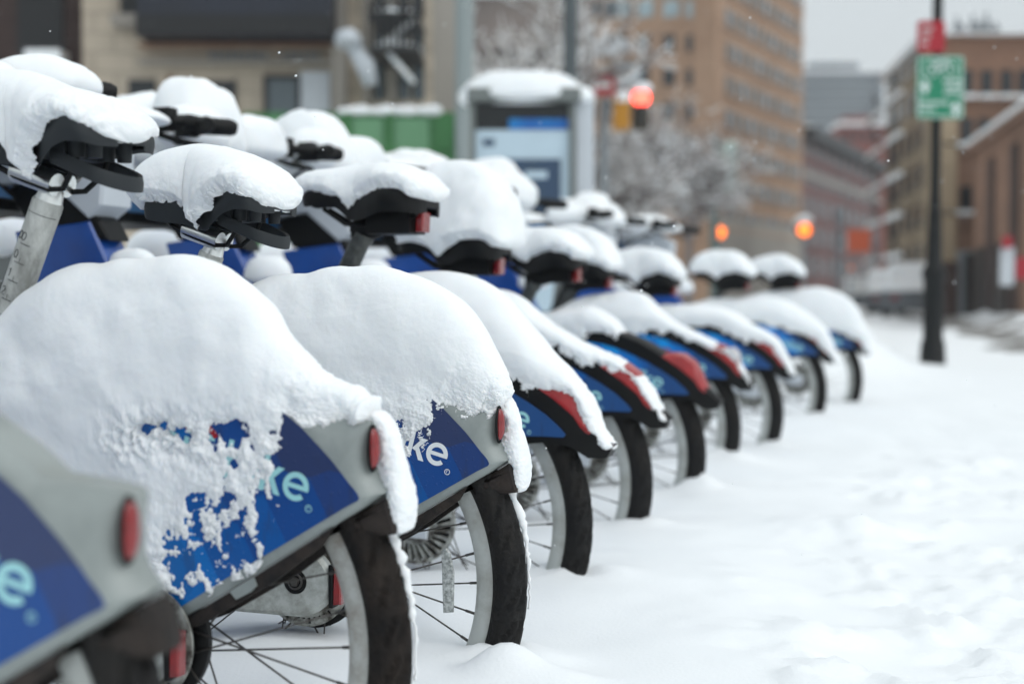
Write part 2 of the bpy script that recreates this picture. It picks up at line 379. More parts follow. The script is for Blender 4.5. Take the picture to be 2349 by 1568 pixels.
# ------------------------------------------------------------ wheel (hub at x, z = hx, .33)
WR = .33
def make_wheel(name, root, hx, mtyre, mrim, spokes=True):
    prof = []
    for k in range(25):
        prof.append((WR-.0255+.0255*math.cos(R_(-150+k*300/24.)), .0255*math.sin(R_(-150+k*300/24.))))
    b = B(); n = 396; vs = []; m = len(prof)
    for k in range(n):
        q = 2*math.pi*k/n
        for j, (r, o) in enumerate(prof):
            mr, mo = (r-(WR-.0255))/.0255, o/.0255
            # worn directional tread: shallow slanted grooves on the shoulders
            gr = 0
            jj = abs(j-m//2)
            if 1 <= jj <= 6: gr = -.0055 if (k+jj*2+(jj > 3)*3) % 9 < 2 else 0
            if jj == 2 and gr == 0: gr = -.003
            vs.append((hx+(r+gr*mr)*math.cos(q), o+gr*mo, WR+(r+gr*mr)*math.sin(q)))
    fs = []
    for k in range(n):
        for j in range(m-1): a = k*m+j; c = ((k+1) % n)*m+j; fs.append((a, c, c+1, a+1))
    b.add(vs, fs)
    wh = b.build(name, mtyre, root, smooth=True); del vs
    rb = B(); rb.lathe([(.280, -.0105), (.284, -.0125), (.281, -.0145), (.264, -.0140), (.2565, -.009), (.2550, 0), (.2565, .009), (.264, .0140), (.281, .0145), (.284, .0125), (.280, .0105)], (hx, 0, WR), 120)
    rb.build('rim', mrim, wh, smooth=True, auto=True)
    rb = B(); rb.lathe([(.2870, -.0178), (.2880, -.0190), (.2892, -.0197)], (hx, 0, WR), 120); rb.lathe([(.2870, .0178), (.2880, .0190), (.2892, .0197)], (hx, 0, WR), 120)
    rb.build('bead_line', mrim, wh, smooth=True)
    hb = B(); hb.lathe([(0, -.052), (.012, -.052), (.012, -.040), (.034, -.038), (.034, -.031), (.026, -.028), (.024, 0), (.026, .028), (.034, .031), (.034, .038), (.012, .040), (.012, .052), (0, .052)], (hx, 0, WR), 32)
    hb.build('hub', ALU, wh, smooth=True, auto=True)
    ns = 36
    for k in range(ns):
        side = -1 if k % 2 else 1; q = 2*math.pi*k/ns; off = R_(68)*(1 if (k//2) % 2 else -1)
        h = (hx+.031*math.cos(q+off), side*.034, WR+.031*math.sin(q+off)); r = (hx+.256*math.cos(q), side*.003, WR+.256*math.sin(q))
        v = [Vector(h), Vector(r)]; nip = v[1]+(v[0]-v[1])*.06
        sb = B(); sb.tube([v[0], nip], .0013, 6); sb.tube([nip, v[1]], .0021, 6)
        if spokes: sb.build('spoke', STEEL, wh, smooth=True)
    return wh

def densify(pl, n=3):
    out = []
    for i in range(len(pl)):
        a = Vector(pl[i]); b = Vector(pl[(i+1) % len(pl)])
        for k in range(n): out.append(tuple(a+(b-a)*k/n))
    return out

# ------------------------------------------------------------ shared front half: frame, handlebar, basket, front wheel
def front_half(root):
    f = B()
    f.prism([(-.88, .88), (-.70, .90), (-.60, .70), (-.53, .54), (-.44, .46), (-.36, .455), (-.34, .40), (-.36, .34), (-.47, .33), (-.60, .38), (-.72, .52), (-.82, .68)], -.045, .045)
    fr = f.build('frame', BLUEF, root)
    t = B(); t.tube([(-.385, 0, .40), (-.285, 0, .64)], [.027, .024], 20); t.tube([(-.39, 0, .385), (0, -.055, .335)], [.02, .014], 12); t.tube([(-.39, 0, .385), (0, .055, .335)], [.02, .014], 12)
    t.build('seat_tube', BLUEF, fr, smooth=True, auto=True)
    h = B(); h.prism([(-.90, .97), (-.80, .985), (-.68, .90), (-.66, .86), (-.74, .86), (-.85, .89)], -.04, .04)
    h.build('head_tube', BLACKP, root)
    h = B(); h.prism([(-.93, 1.03), (-.91, .975), (-.80, .988), (-.70, .905), (-.665, .93), (-.655, 1.05), (-.74, 1.09), (-.84, 1.09)], -.055, .055)
    h.build('head_cover', SHROUD, root)
    g = B(); g.tube([(-.79, 0, 1.08), (-.79, 0, 1.13)], .02, 14)
    g.tube([(-.60, -.33, 1.125), (-.70, -.24, 1.135), (-.77, -.14, 1.135), (-.79, 0, 1.13), (-.77, .14, 1.135), (-.70, .24, 1.135), (-.60, .33, 1.125)], .012, 12)
    g.box((-.82, -.05, 1.11), (-.74, .05, 1.148))
    for w_, x1 in ((-.05, -.93), (.05, -.92), (-.02, -.95), (.03, -.90)):
        g.tube([(-.72, w_*3.5, 1.11), (-.84, w_*2.4, 1.06), (x1, w_*1.2, 1.0), (-.86, w_*.6, .93)], .0045, 6)
    bar = g.build('handlebar', BLACKP, root, smooth=True, auto=True)
    for s in (-1, 1):
        q = B(); q.tube([(-.585, s*.345, 1.123), (-.592, s*.337, 1.124), (-.665, s*.27, 1.130), (-.67, s*.266, 1.130)], [.014, .0185, .0175, .014], 16)
        for k in range(8):
            t_ = k/8; q.lathe([(.0, 0), (.0195, .001), (.0195, .005), (0, .006)], (-.60-.06*t_, s*(.33-.055*t_), 1.125), 12, 'y')
        q.build('grip', BLACKP, bar, smooth=True, auto=True)
        q = B(); q.tube([(-.70, s*.24, 1.135), (-.735, s*.245, 1.11), (-.70, s*.285, 1.095), (-.655, s*.32, 1.085)], [.010, .009, .007, .005], 8)
        q.box((-.72, s*.24-.018, 1.11), (-.68, s*.24+.018, 1.16))
        q.build('brake_lever', BLACKP, bar, smooth=True, auto=True)
    # basket: black rails with cyan side panels
    k = B()
    for z in (.945, 1.095): k.tube([(-.93, -.16, z), (-1.22, -.19, z), (-1.22, .19, z), (-.93, .16, z), (-.93, -.16, z)], .008, 8)
    for p in ((-.93, -.16), (-1.22, -.19), (-1.22, .19), (-.93, .16)): k.tube([(p[0], p[1], .945), (p[0], p[1], 1.095)], .008, 8)
    k.box((-1.21, -.17, .925), (-.90, .17, .94))
    bk = k.build('basket', BLACKP, root, smooth=True, auto=True)
    for s in (-1, 1):
        q = B(); q.prism([(-1.205, .955), (-.945, .955), (-.945, 1.085), (-1.205, 1.085)], s*.182, s*.170)
        q.build('side_panel', CYANP, bk)
    lb, rd = lettering((-.985, 1.045), .022, 0, -.1835)
    lb.build('lettering', TEAL, bk)
    q = B(); q.tube([(-.86, 0, .88), (-.98, -.055, .62), (-1.08, -.06, .33)], .014, 10); q.tube([(-.86, 0, .88), (-.98, .055, .62), (-1.08, .06, .33)], .014, 10)
    q.build('fork', BLACKP, root, smooth=True)
    q = B(); a = [(WR+.015, R_(t)) for t in range(20, 165, 8)]
    pl = [(-1.08+.36*math.cos(t), WR+.36*math.sin(t)) for _, t in a]+[(-1.08+.345*math.cos(t), WR+.345*math.sin(t)) for _, t in a[::-1]]
    n = len(a); vs = []
    for w_ in (-.035, .035): vs += [(x, w_, z) for x, z in pl]
    m = len(pl); q.add(vs, [(i, (i+1) % m, m+(i+1) % m, m+i) for i in range(m)]+[(i, i+1, m-2-i, m-1-i) for i in range(n-1)]+[(m+i, m+m-1-i, m+m-2-i, m+i+1) for i in range(n-1)])
    q.build('front_fender', BLACKP, root)
    fw = make_wheel('front_wheel', root, -1.08, RUBBER, RIM, spokes=False)
    return fr

def saddle_mesh(S, W, ZT, ZL, n=60, m=40):
    s = np.linspace(S[0], S[-1], n)
    cr = resample(list(zip(S, W, ZT, ZL)), n)
    rows = []
    for x, wv, zt, zl in cr:
        r = []
        for t in np.linspace(-1, 1, m):
            a = abs(t); w_ = wv*math.copysign(min(1.0, math.sin(min(a*1.32, 1)*math.pi/2)**.8), t)
            k = np.clip((a-.25)/.75, 0, 1)
            dip = -.004*math.exp(-(t/.25)**2)
            z = zt+dip-(zt-zl)*(k**1.9)
            if a > .86: w_ *= 1-.06*(a-.86)/.14
            r.append((x, w_, z))
        rows.append(r)
    b = B(); V = np.array(rows)
    b.grid(V); 
    # underside
    U = V.copy(); cz = U[:, :, 2]
    U[:, :, 1] *= .92; U[:, :, 2] = V[:, [0], 2]*.5+V[:, [m-1], 2]*.5+.004+.25*(V[:, :, 2]-V[:, [0], 2])
    b.grid(U[:, ::-1])
    for side in (0, m-1):
        E_ = np.stack([V[:, side], U[:, side]], 1); b.grid(E_)
    b.grid(np.stack([V[0], U[0]], 0)); b.grid(np.stack([V[-1], U[-1]], 0))
    return b

def old_saddle(root, dx=0, dz=0, lean=.455, post_len=.36):
    S = [-.297, -.284, -.255, -.215, -.172, -.152, -.128, -.104, -.082, -.068, -.061]
    Wd = [.010, .026, .032, .035, .042, .056, .070, .079, .078, .058, .030]
    ZT = [.885, .897, .902, .901, .898, .904, .912, .915, .905, .889, .878]
    ZL = [.874, .864, .858, .854, .843, .853, .866, .872, .871, .867, .868]
    sh = lambda L, k: [v+k for v in L]
    s = saddle_mesh(sh(S, dx), Wd, sh(ZT, dz), sh(ZL, dz)).build('saddle', SADG, root, smooth=True, auto=True)
    b = B(); P = []
    for t in np.linspace(0, 1, 30):
        a = math.pi*t-math.pi/2
        if t < .3: u = -.145+(t/.3)*.055; w_ = -.046
        elif t > .7: u = -.145+((1-t)/.3)*.055; w_ = .046
        else: q = (t-.3)/.4*math.pi; u = -.090+.032*math.sin(q); w_ = -.046*math.cos(q)
        P.append((u, w_))
    V = []
    for u, w_ in P:
        zc = .862-(u+.145)*.42
        V.append([(u+dx, w_*1.0, zc+.009+dz), (u+dx+.001, w_*1.03, zc+dz), (u+dx, w_, zc-.010+dz), (u+dx-.003, w_*.9, zc-.010+dz), (u+dx-.004, w_*.9, zc+.009+dz), (u+dx, w_, zc+.009+dz)])
    b.grid(np.array(V)).build('lift_handle', SADG, s, smooth=True, auto=True)
    b = B()
    for w_ in (-.03, .03):
        b.tube([(-.118+dx, w_, .858+dz), (-.118+dx, w_, .892+dz)], [.010, .012], 14)
        b.tube([(-.092+dx, w_, .856+dz), (-.092+dx, w_, .892+dz)], [.009, .011], 14)
    b.box((-.145+dx, -.045, .858+dz), (-.125+dx, .045, .885+dz)); b.build('bumpers', SADG, s, smooth=True, auto=True)
    b = B()
    for w_ in (-.022, .022):
        b.tube([(-.262+dx, w_*.5, .868+dz), (-.238+dx, w_, .852+dz), (-.215+dx, w_, .840+dz), (-.165+dx, w_, .822+dz), (-.145+dx, w_, .822+dz), (-.125+dx, w_*1.4, .842+dz), (-.112+dx, w_*1.4, .87+dz)], .0036, 10)
    b.build('saddle_rail', BLACKP, s, smooth=True)
    # clamp head and post
    b = B()
    b.tube([(-.222+dx, -.012, .848+dz), (-.162+dx, -.012, .828+dz)], .0145, 20); b.tube([(-.222+dx, .012, .848+dz), (-.162+dx, .012, .828+dz)], .0145, 20)
    b.tube([(-.180+dx, 0, .838+dz), (-.178+dx, 0, .822+dz), (-.188+dx, 0, .800+dz)], [.011, .015, .0195], 20)
    cl = b.build('post_clamp', CHROME, root, smooth=True, auto=True)
    top = Vector((-.183+dx, 0, .811+dz)); dirv = Vector((-lean, 0, -1)).normalized()
    b = B(); b.tube([top, top+dirv*.003, top+dirv*post_len], [.0175, .0195, .0195], 32)
    po = b.build('seat_post', POSTM, root, smooth=True, auto=True)
    # engraved height scale on the near side of the post
    r = .0197; sidev = -dirv.cross(Vector((0, -1, 0))).normalized()   # points rearward-up across the post
    G = {'0': [[(math.cos(t)*.5, math.sin(t)*.85) for t in np.linspace(0, 2*math.pi, 17)]],
         '1': [[(-.2, .55), (.1, .85), (.1, -.85)]],
         '2': [[(-.45, .5), (-.25, .82), (.2, .82), (.42, .45), (.3, .1), (-.45, -.85), (.5, -.85)]],
         '3': [[(-.45, .85), (.4, .85), (0, .15), (.35, 0), (.45, -.4), (.2, -.82), (-.25, -.82), (-.45, -.55)]],
         '4': [[(.25, -.85), (.25, .85), (-.5, -.3), (.5, -.3)]]}
    def onpost(a, d):   # a across, d down the post
        q = a/r; return top+dirv*d+sidev*(r*math.sin(q))+Vector((0, -1, 0))*(r*math.cos(q))
    b = B(); hgt = .0060
    for i, tx in enumerate(['00', '0', '1', '2', '3', '4']):
        d0 = .050+i*.0245
        for j, chh in enumerate(tx):
            a0 = -.0055+j*.0068-(.0034 if len(tx) > 1 else 0)
            for st in G[chh]: b.tube([onpost(-a0-x_*hgt, d0-y_*hgt*1.0) if False else onpost(a0+x_*hgt, d0-y_*hgt) for x_, y_ in st], .00055, 5)
        b.tube([onpost(a_, d0+.0095) for a_ in np.linspace(-.004, .010, 8)], .0005, 5)
        if i: b.tube([onpost(.003, d0+.0095-.0), onpost(.003, d0+.003)], .0003, 5)
    b.tube([onpost(a_, .018) for a_ in np.linspace(-.03, .03, 24)], .0004, 5)
    b.build('height_marks', ENGR, po)
    return s

def cap_b(seed, pts, edge, hw, dx, dz, **kw):
    sh = lambda L: [(x+dx, z+dz) for x, z in L]
    return snow_ridge('snow', sh(pts), sh(edge), hw, seed, **kw)

# ------------------------------------------------------------ the three grey-cowled bikes
ARC_I = [(WR_*math.cos(R_(a)), .33+WR_*math.sin(R_(a))) for WR_, a in [(.335, t) for t in range(148, 40, -6)]]
def build_old():
    root = empty('rental_bike', (0, 0, 0))
    # cowl: inner loop (round the blue panel) and outer loop, same number of points
    arc_a = list(range(146, 44, -6))
    inner = [(.048, .371), (.020, .382), (-.06, .405), (-.14, .435), (-.21, .475)]
    outer = [(.048, .357), (.016, .369), (-.07, .392), (-.16, .420), (-.245, .460)]
    wo = [.034]*5
    for a in arc_a:
        inner.append((.335*math.cos(R_(a)), .33+.335*math.sin(R_(a)))); outer.append((.353*math.cos(R_(a)), .33+.353*math.sin(R_(a)))); wo.append(.022)
    tail_i = [(.243, .560), (.251, .552), (.258, .544), (.264, .537), (.268, .532), (.273, .526), (.279, .520), (.284, .514), (.286, .509), (.284, .506), (.268, .498), (.20, .459), (.12, .414)]
    tail_o = [(.268, .597), (.285, .595), (.300, .593), (.306, .588), (.305, .570), (.303, .552), (.305, .541), (.315, .529), (.326, .519), (.318, .513), (.286, .495), (.205, .448), (.125, .401)]
    tw = [.026, .021, .017, .014, .013, .012, .010, .007, .007, .016, .031, .034, .034]
    inner += tail_i; outer += tail_o; wo += [w_*.85 if i_ < 9 else w_ for i_, w_ in enumerate(tw)]
    outer = [(x-(.0375-w_)*.45 if x > .15 else x, z) for (x, z), w_ in zip(outer, wo)]
    n = len(inner); b = B(); vs = []
    mid = [((a[0]*.55+c[0]*.45), (a[1]*.55+c[1]*.45)) for a, c in zip(inner, outer)]
    for (pl, wl) in ((inner, [.0375]*n), (mid, [.25*w_+.75*.0375 for w_ in wo]), (outer, wo), ([(x-.0, z) for x, z in outer], [w_*.8 for w_ in wo])):
        vs += [(x, -w_, z) for (x, z), w_ in zip(pl, wl)]
    for (pl, wl) in ((outer, [w_*.8 for w_ in wo]), (outer, wo), (mid, [.25*w_+.75*.0375 for w_ in wo]), (inner, [.0375]*n)):
        vs += [(x, w_, z) for (x, z), w_ in zip(pl, wl)]
    fs = []
    for r in range(7):
        for i in range(n): fs.append((r*n+i, r*n+(i+1) % n, (r+1)*n+(i+1) % n, (r+1)*n+i))
    fs.append(tuple(range(n))[::-1]); fs.append(tuple(7*n+i for i in range(n)))
    b.add(vs, fs)
    cowl = b.build('rear_fender', GREY, root, smooth=True, auto=True)
    for s in (-1, 1):
        p = B(); p.add([(x, s*.0385, z) for x, z in inner]+[(x, s*.0370, z) for x, z in inner], [tuple(range(n))]+[(i, (i+1) % n, n+(i+1) % n, n+i) for i in range(n)])
        p.build('side_panel', PAN_OLD, cowl)
    # tail light: a long capsule on the narrow rear edge, near side
    for s in (-1, 1):
        if s > 0: continue
        q = B(); V = []
        for i, t in enumerate(np.linspace(-math.pi/2, math.pi/2, 18)):
            V.append([(.2950+.0035*math.sin(-t)*0+.0075*math.cos(t)*math.cos(a)*(1 if math.cos(a) > 0 else .4), -.0175+.0095*math.cos(t)**.5*math.sin(a), .5635+.0225*math.sin(t)) for a in np.linspace(0, 2*math.pi, 20)])
        q.grid(np.array(V)).build('tail_light', REDL, cowl, smooth=True)
        q = B(); q.tube([(.2940, -.0175+.0115*math.cos(t), .5635+.0255*math.sin(t)) for t in np.linspace(0, 2*math.pi, 30)], .0018, 6, cap=False)
        q.build('light_bezel', BLACKP, cowl, smooth=True)
    lb, rd = lettering((.2195, .4995), .0335, R_(-15.0), -.0388)
    global OLD_LET
    OLD_LET = lb.build('lettering', TEAL, cowl); rd.build('red_arc', REDN, cowl)
    fl = B(); fl.prism([(.225, .460), (.252, .474), (.28, .490), (.308, .508), (.316, .500), (.323, .475), (.320, .467), (.302, .464), (.275, .466), (.250, .468)], -.022, .022)
    fl.build('mud_flap', FLAPM, root, smooth=True, auto=True)
    ip = B(); ip.prism([(.25, .474), (.048, .352), (.0, .345), (.02, .332), (.075, .352), (.17, .405), (.24, .455)], -.036, -.031); ip.prism([(.25, .474), (.048, .352), (.0, .345), (.02, .332), (.075, .352), (.17, .405), (.24, .455)], .031, .036)
    ip.build('inner_guard', FLAPM, root)
    q = B(); q.prism([(.118, .395), (.150, .413), (.154, .404), (.146, .396), (.126, .386)], -.0385, -.0362); q.build('guard_clip', GREY, root)
    wh = make_wheel('rear_wheel', root, 0, RUBBER, RIM)
    # brake disc with two rings of holes, hub drums
    d = B(); n_ = 44; cx_, cz_ = (0.0, .33)
    rad = [(.040, .050), (.050, .0525), (.0525, .0585), (.0585, .0610), (.0610, .068), (.068, .072)]
    for ri, (r0, r1) in enumerate(rad):
        for k in range(n_*2):
            if ri in (1, 3) and k % 2: continue
            if ri == 4 and k % 8 == 3: continue
            a0, a1 = math.pi*k/n_, math.pi*(k+1)/n_
            for yy in (-.047,):
                d.add([(cx_+r0*math.cos(a0), yy, cz_+r0*math.sin(a0)), (cx_+r1*math.cos(a0), yy, cz_+r1*math.sin(a0)), (cx_+r1*math.cos(a1), yy, cz_+r1*math.sin(a1)), (cx_+r0*math.cos(a1), yy, cz_+r0*math.sin(a1)),
                       (cx_+r0*math.cos(a0), yy+.003, cz_+r0*math.sin(a0)), (cx_+r1*math.cos(a0), yy+.003, cz_+r1*math.sin(a0)), (cx_+r1*math.cos(a1), yy+.003, cz_+r1*math.sin(a1)), (cx_+r0*math.cos(a1), yy+.003, cz_+r0*math.sin(a1))],
                      [(0, 1, 2, 3), (4, 7, 6, 5), (0, 4, 5, 1), (3, 2, 6, 7), (1, 5, 6, 2), (0, 3, 7, 4)])
    d.build('brake_disc', ALU, wh)
    d = B(); d.lathe([(0, -.040), (.060, -.040), (.066, -.037), (.066, -.032), (.058, -.030), (.058, -.026), (.074, -.025), (.079, -.022), (.079, -.014), (.074, -.011), (.060, -.010), (.03, -.006)], (0, 0, .33), 48)
    d.build('hub_drum', BLACKP, wh, smooth=True, auto=True)
    # left stay ending at the axle: slab, bolt, red reflector
    pl = [(.058*math.cos(R_(t)), .33+.052*math.sin(R_(t))) for t in range(-95, 96, 10)]+[(-.12, .378), (-.36, .41), (-.38, .36), (-.2, .30), (-.1, .279)]
    a = B(); a.prism(pl, -.078, -.056, .006)
    arm = a.build('rear_stay', ARM, root, smooth=True, auto=True)
    bo = B(); bo.lathe([(.0185, -.0785), (.0175, -.0800), (.0150, -.0790), (.0150, -.0785)], (0, 0, .331), 28); bo.lathe([(0, -.0789), (.0150, -.0789)], (0, 0, .331), 28)
    bo.build('axle_recess', BLACKP, arm, smooth=True)
    bo = B(); bo.lathe([(0, -.0835), (.0065, -.0835), (.0072, -.0820), (.0072, -.0790)], (0, 0, .331), 6); bo.lathe([(.0090, -.0790), (.0098, -.0803), (.0118, -.0803), (.0125, -.0790)], (0, 0, .331), 24)
    bo.build('axle_bolt', STEEL, arm, smooth=True, auto=True)
    rf = B(); rf.prism([(.059, .300), (.072, .301), (.0735, .352), (.061, .354)], -.078, -.060, .002); rf.build('side_reflector', REDL, arm)
    rf = B(); rf.prism([(.054, .296), (.0605, .296), (.0605, .358), (.054, .358)], -.080, -.060, .001); rf.build('reflector_mount', BLACKP, arm)
    rr = B(); rr.prism([(.205, .285), (.221, .287), (.222, .345), (.216, .374), (.210, .380), (.202, .376), (.203, .345)], -.012, -.006, .002)
    rr.build('spoke_reflector', CLEARR, wh)
    front_half(root)
    return root

GRP = 'rental bikes docked in a row under snow'
OLD = [  # x, y, yaw, dz, nose-down tilt
    (-.576, 1.190, 16.0, .004, -.012), (-.4257, 1.719, 19.6, .006, .014), (-.2914, 2.138, 18.6, 0, 0)]
old_lab = ['nearest rental bike, bare grey fender and red light at lower left',
           'rental bike with grey fender, teal lettering and ragged snow patches on its blue panel',
           'grey fendered rental bike with white lettering and sharp black tyre']
bo = build_old()
olds = []
for i, (x, y, a, dz, gt) in enumerate(OLD):
    o = bo if i == 0 else copy_tree(bo)
    o.location = (x+.33*gt*math.cos(R_(a)), y-.33*gt*math.sin(R_(a)), dz); o.rotation_euler = (0, -gt, -R_(a)); tag(o, old_lab[i], 'bicycle', GRP); olds.append(o)
    for ch in [q for q in bpy.data.objects if q.parent == o]:
        if ch.name.startswith('rear_fender'):
            for g in [q for q in bpy.data.objects if q.parent == ch]:
                if g.name.startswith('lettering') and i == 2:
                    g.data = g.data.copy(); g.data.materials[0] = WHITEP
        if ch.name.startswith('rear_wheel') and i == 1:
            ch.data = ch.data.copy(); ch.data.materials[0] = RUBBERD
            for g in [q for q in bpy.data.objects if q.parent == ch]:
                if g.name.startswith('rim'): g.data = g.data.copy(); g.data.materials[0] = RIMD
for o in olds[:2]:                                                     # only the third bike carries the clear spoke reflector
    for ch in [q for q in bpy.data.objects if q.parent == o and q.name.startswith('rear_wheel')]:
        for g in [q for q in bpy.data.objects if q.parent == ch and q.name.startswith('spoke_reflector')]: bpy.data.objects.remove(g)
for o, (sx, sz) in zip(olds, [(.02, .02), (.031, .050), (0.003, .002)]):     # saddle set differently on each
    old_saddle(o, sx, sz)

def place(bld, name, m, bike, label, cat='snow', group=None):
    o = bld.build(name, m, None, smooth=True); o.location = bike.location; o.rotation_euler = bike.rotation_euler
    tag(o, label, cat, group); return o

# ------------------------------------------------------------ snow on the grey-cowled bikes
GF = 'snow mounds lying over the rear fenders'; GS = 'snow caps on the saddles'; GH = 'snow heaps on handlebars and baskets'
tail1 = [(.289, .585), (.313, .573), (.326, .53), (.340, .49), (.345, .466)]
def tail(seed, k):
    return snow_ridge('s', [(.22, .585), (.255, .598), (.278, .606+k), (.297, .600+k), (.311, .580+k), (.320, .552), (.328, .522), (.331, .495), (.328, .474), (.322, .460)],
        [(.22, .580), (.255, .590), (.275, .593), (.290, .588), (.296, .570), (.295, .550), (.303, .526), (.311, .508), (.313, .484), (.314, .468)],
        [.030, .026, .018, .006-k, .005, .005, .008, .014, .014, .012], seed, nu=220, dens=40, below=.004, rag=.003, slope=.5, tmax=.005, lump=.004, wall=.2, ragf=90, endcap=.014, hwf=[.03, .03, .028, .026, .026, .026, .026, .028, .028, .022])
def tyre_snow(b, seed, a0=24, a1=-6):
    pts = []; rs = []
    for k in range(40):
        t = R_(a0+(a1-a0)*k/39); r_ = WR+.001+.002*vnoise(np.array([k*.6]), np.array([0.]), np.array([0.]), seed)[0]
        pts.append((r_*math.cos(t), .010, WR+r_*math.sin(t))); rs.append(max(.0015, .0075*(1-k/40)+.0025*vnoise(np.array([k*.9]), np.array([0.]), np.array([3.]), seed+1)[0]))
    b.tube(pts, rs, 8)
def holes1(x, y, z):
    # bare slot where blue shows, and ragged islands lower down
    k = np.exp(-((z-.580-.005*np.sin(x*60))/.0085)**2)*np.clip((x+.01)/.02, 0, 1)*np.clip((.15-x)/.02, 0, 1)
    m = np.clip((fbm(x, 0*y, z, 52, 5, 83, .7)+.10)*3, 0, 1)
    thin = np.exp(-((z-.572)/.030)**2)*np.clip((x+.06)/.04, 0, 1)*np.clip((.170-x)/.04, 0, 1)
    return np.where(y < 0, -(.024+.014*fbm(x, 0*y, z, 110, 4, 77))*k*m-.0075*thin*(1+.8*fbm(x, 0*y, z, 70, 5, 91, .7)), 0)
b = snow_ridge('s', [(-.34, .64), (-.30, .675), (-.25, .695), (-.19, .728), (-.14, .748), (-.07, .768), (.01, .780), (.07, .777), (.11, .755), (.14, .728), (.186, .680), (.240, .634), (.262, .618), (.280, .606), (.290, .600)],
               [(-.34, .50), (-.20, .43), (-.12, .415), (-.05, .42), (.0, .432), (.026, .43), (.044, .445), (.062, .468), (.092, .473), (.103, .486), (.138, .497), (.157, .510), (.166, .532), (.184, .556), (.20, .584), (.239, .580), (.258, .592), (.275, .599), (.288, .599)],
               [.038]*9+[.030, .022], 5, nu=640, dens=150, below=.085, rag=.0062, ragd=.05, slope=.10, slopeb=.075, base=.0024, lift=.012, tmax=.022, lump=.010, wall=.45, ragf=42, holes=holes1, endcap=.012)
b.add(*tail(51, 0).vf()); tyre_snow(b, 5); place(b, 'snow_mound', SNOW, olds[1], 'large snow mound with ragged wet edge over the teal lettered grey fender', group=GF)
b = snow_ridge('s', [(-.30, .70), (-.2, .735), (-.12, .752), (-.076, .770), (.0, .78), (.041, .782), (.112, .779), (.182, .756), (.237, .722), (.270, .680), (.287, .650), (.296, .62), (.302, .597)],
               [(-.30, .54), (-.12, .535), (0, .53), (.1, .545), (.149, .549), (.166, .553), (.188, .557), (.203, .570), (.211, .582), (.224, .580), (.246, .575), (.262, .574), (.271, .590), (.290, .594), (.301, .594)],
               [.038]*8+[.034, .022], 11, nu=640, dens=150, below=.04, rag=.0048, ragd=.035, slope=.12, slopeb=.12, base=.001, lift=.006, tmax=.022, lump=.008, wall=.40, ragf=75, endcap=.012)
b.add(*tail(57, .004).vf()); tyre_snow(b, 9); place(b, 'snow_mound', SNOW, olds[2], 'smooth snow mound with frosty lower edge above the white lettering', group=GF)
b = snow_ridge('s', [(-.34, .70), (-.2, .75), (-.05, .74), (.06, .71), (.10, .69)], [(-.34, .60), (-.2, .66), (-.05, .685), (.05, .685), (.10, .68)],
               [.032]*5, 17, nu=160, dens=50, below=.01)
place(b, 'snow_mound', SNOW, olds[0], 'snow on the nearest fender at the left edge', group=GF)
# saddle caps
b = snow_ridge('s', [(-.308, .905), (-.305, .932), (-.28, .958), (-.208, .974), (-.16, .970), (-.12, .958), (-.085, .935), (-.064, .905), (-.058, .882)],
               [(-.308, .884), (-.285, .893), (-.255, .894), (-.222, .889), (-.198, .876), (-.176, .852), (-.164, .870), (-.148, .885), (-.128, .899), (-.105, .904), (-.086, .896), (-.07, .882), (-.062, .875)],
               [.012, .032, .036, .038, .042, .058, .072, .081, .080, .045], 23, nu=260, dens=70, below=.006, rag=.006, slope=.9, tmax=.016, lump=.006, lift=.008, wall=.15, ragf=60, endcap=.02)
place(b, 'snow_pile', SNOW, olds[2], 'thick rounded snow cap on the grey saddle in the left middle', group=GS)
def mv(L, dx, dz): return [(x+dx, z+dz) for x, z in L]
b = snow_ridge('s', mv([(-.345, .94), (-.32, .960), (-.27, .966), (-.19, .957), (-.15, .943), (-.115, .927), (-.085, .910), (-.066, .893), (-.058, .882)], .031, .050),
               mv([(-.308, .884), (-.285, .893), (-.255, .894), (-.222, .889), (-.200, .862), (-.180, .838), (-.164, .870), (-.148, .885), (-.128, .899), (-.105, .904), (-.086, .896), (-.07, .882), (-.062, .875)], .031, .050),
               [.012, .032, .036, .038, .044, .058, .072, .081, .080, .045], 29, nu=260, dens=70, below=.006, rag=.006, slope=.9, tmax=.014, lump=.008, lift=.016, wall=.15, ragf=60, endcap=.02)
place(b, 'snow_pile', SNOW, olds[1], 'uneven snow cap on the grey saddle at upper left above the numbered post', group=GS)
b = snow_ridge('s', mv([(-.31, .93), (-.2, .955), (-.12, .945), (-.05, .905), (-.036, .882)], .02, .02), mv([(-.29, .888), (-.22, .885), (-.17, .878), (-.09, .902), (-.04, .876)], .02, .02), [.02, .036, .05, .08, .05], 31, nu=90, dens=30, below=.006)
place(b, 'snow_pile', SNOW, olds[0], 'snow cap on the nearest saddle', group=GS)

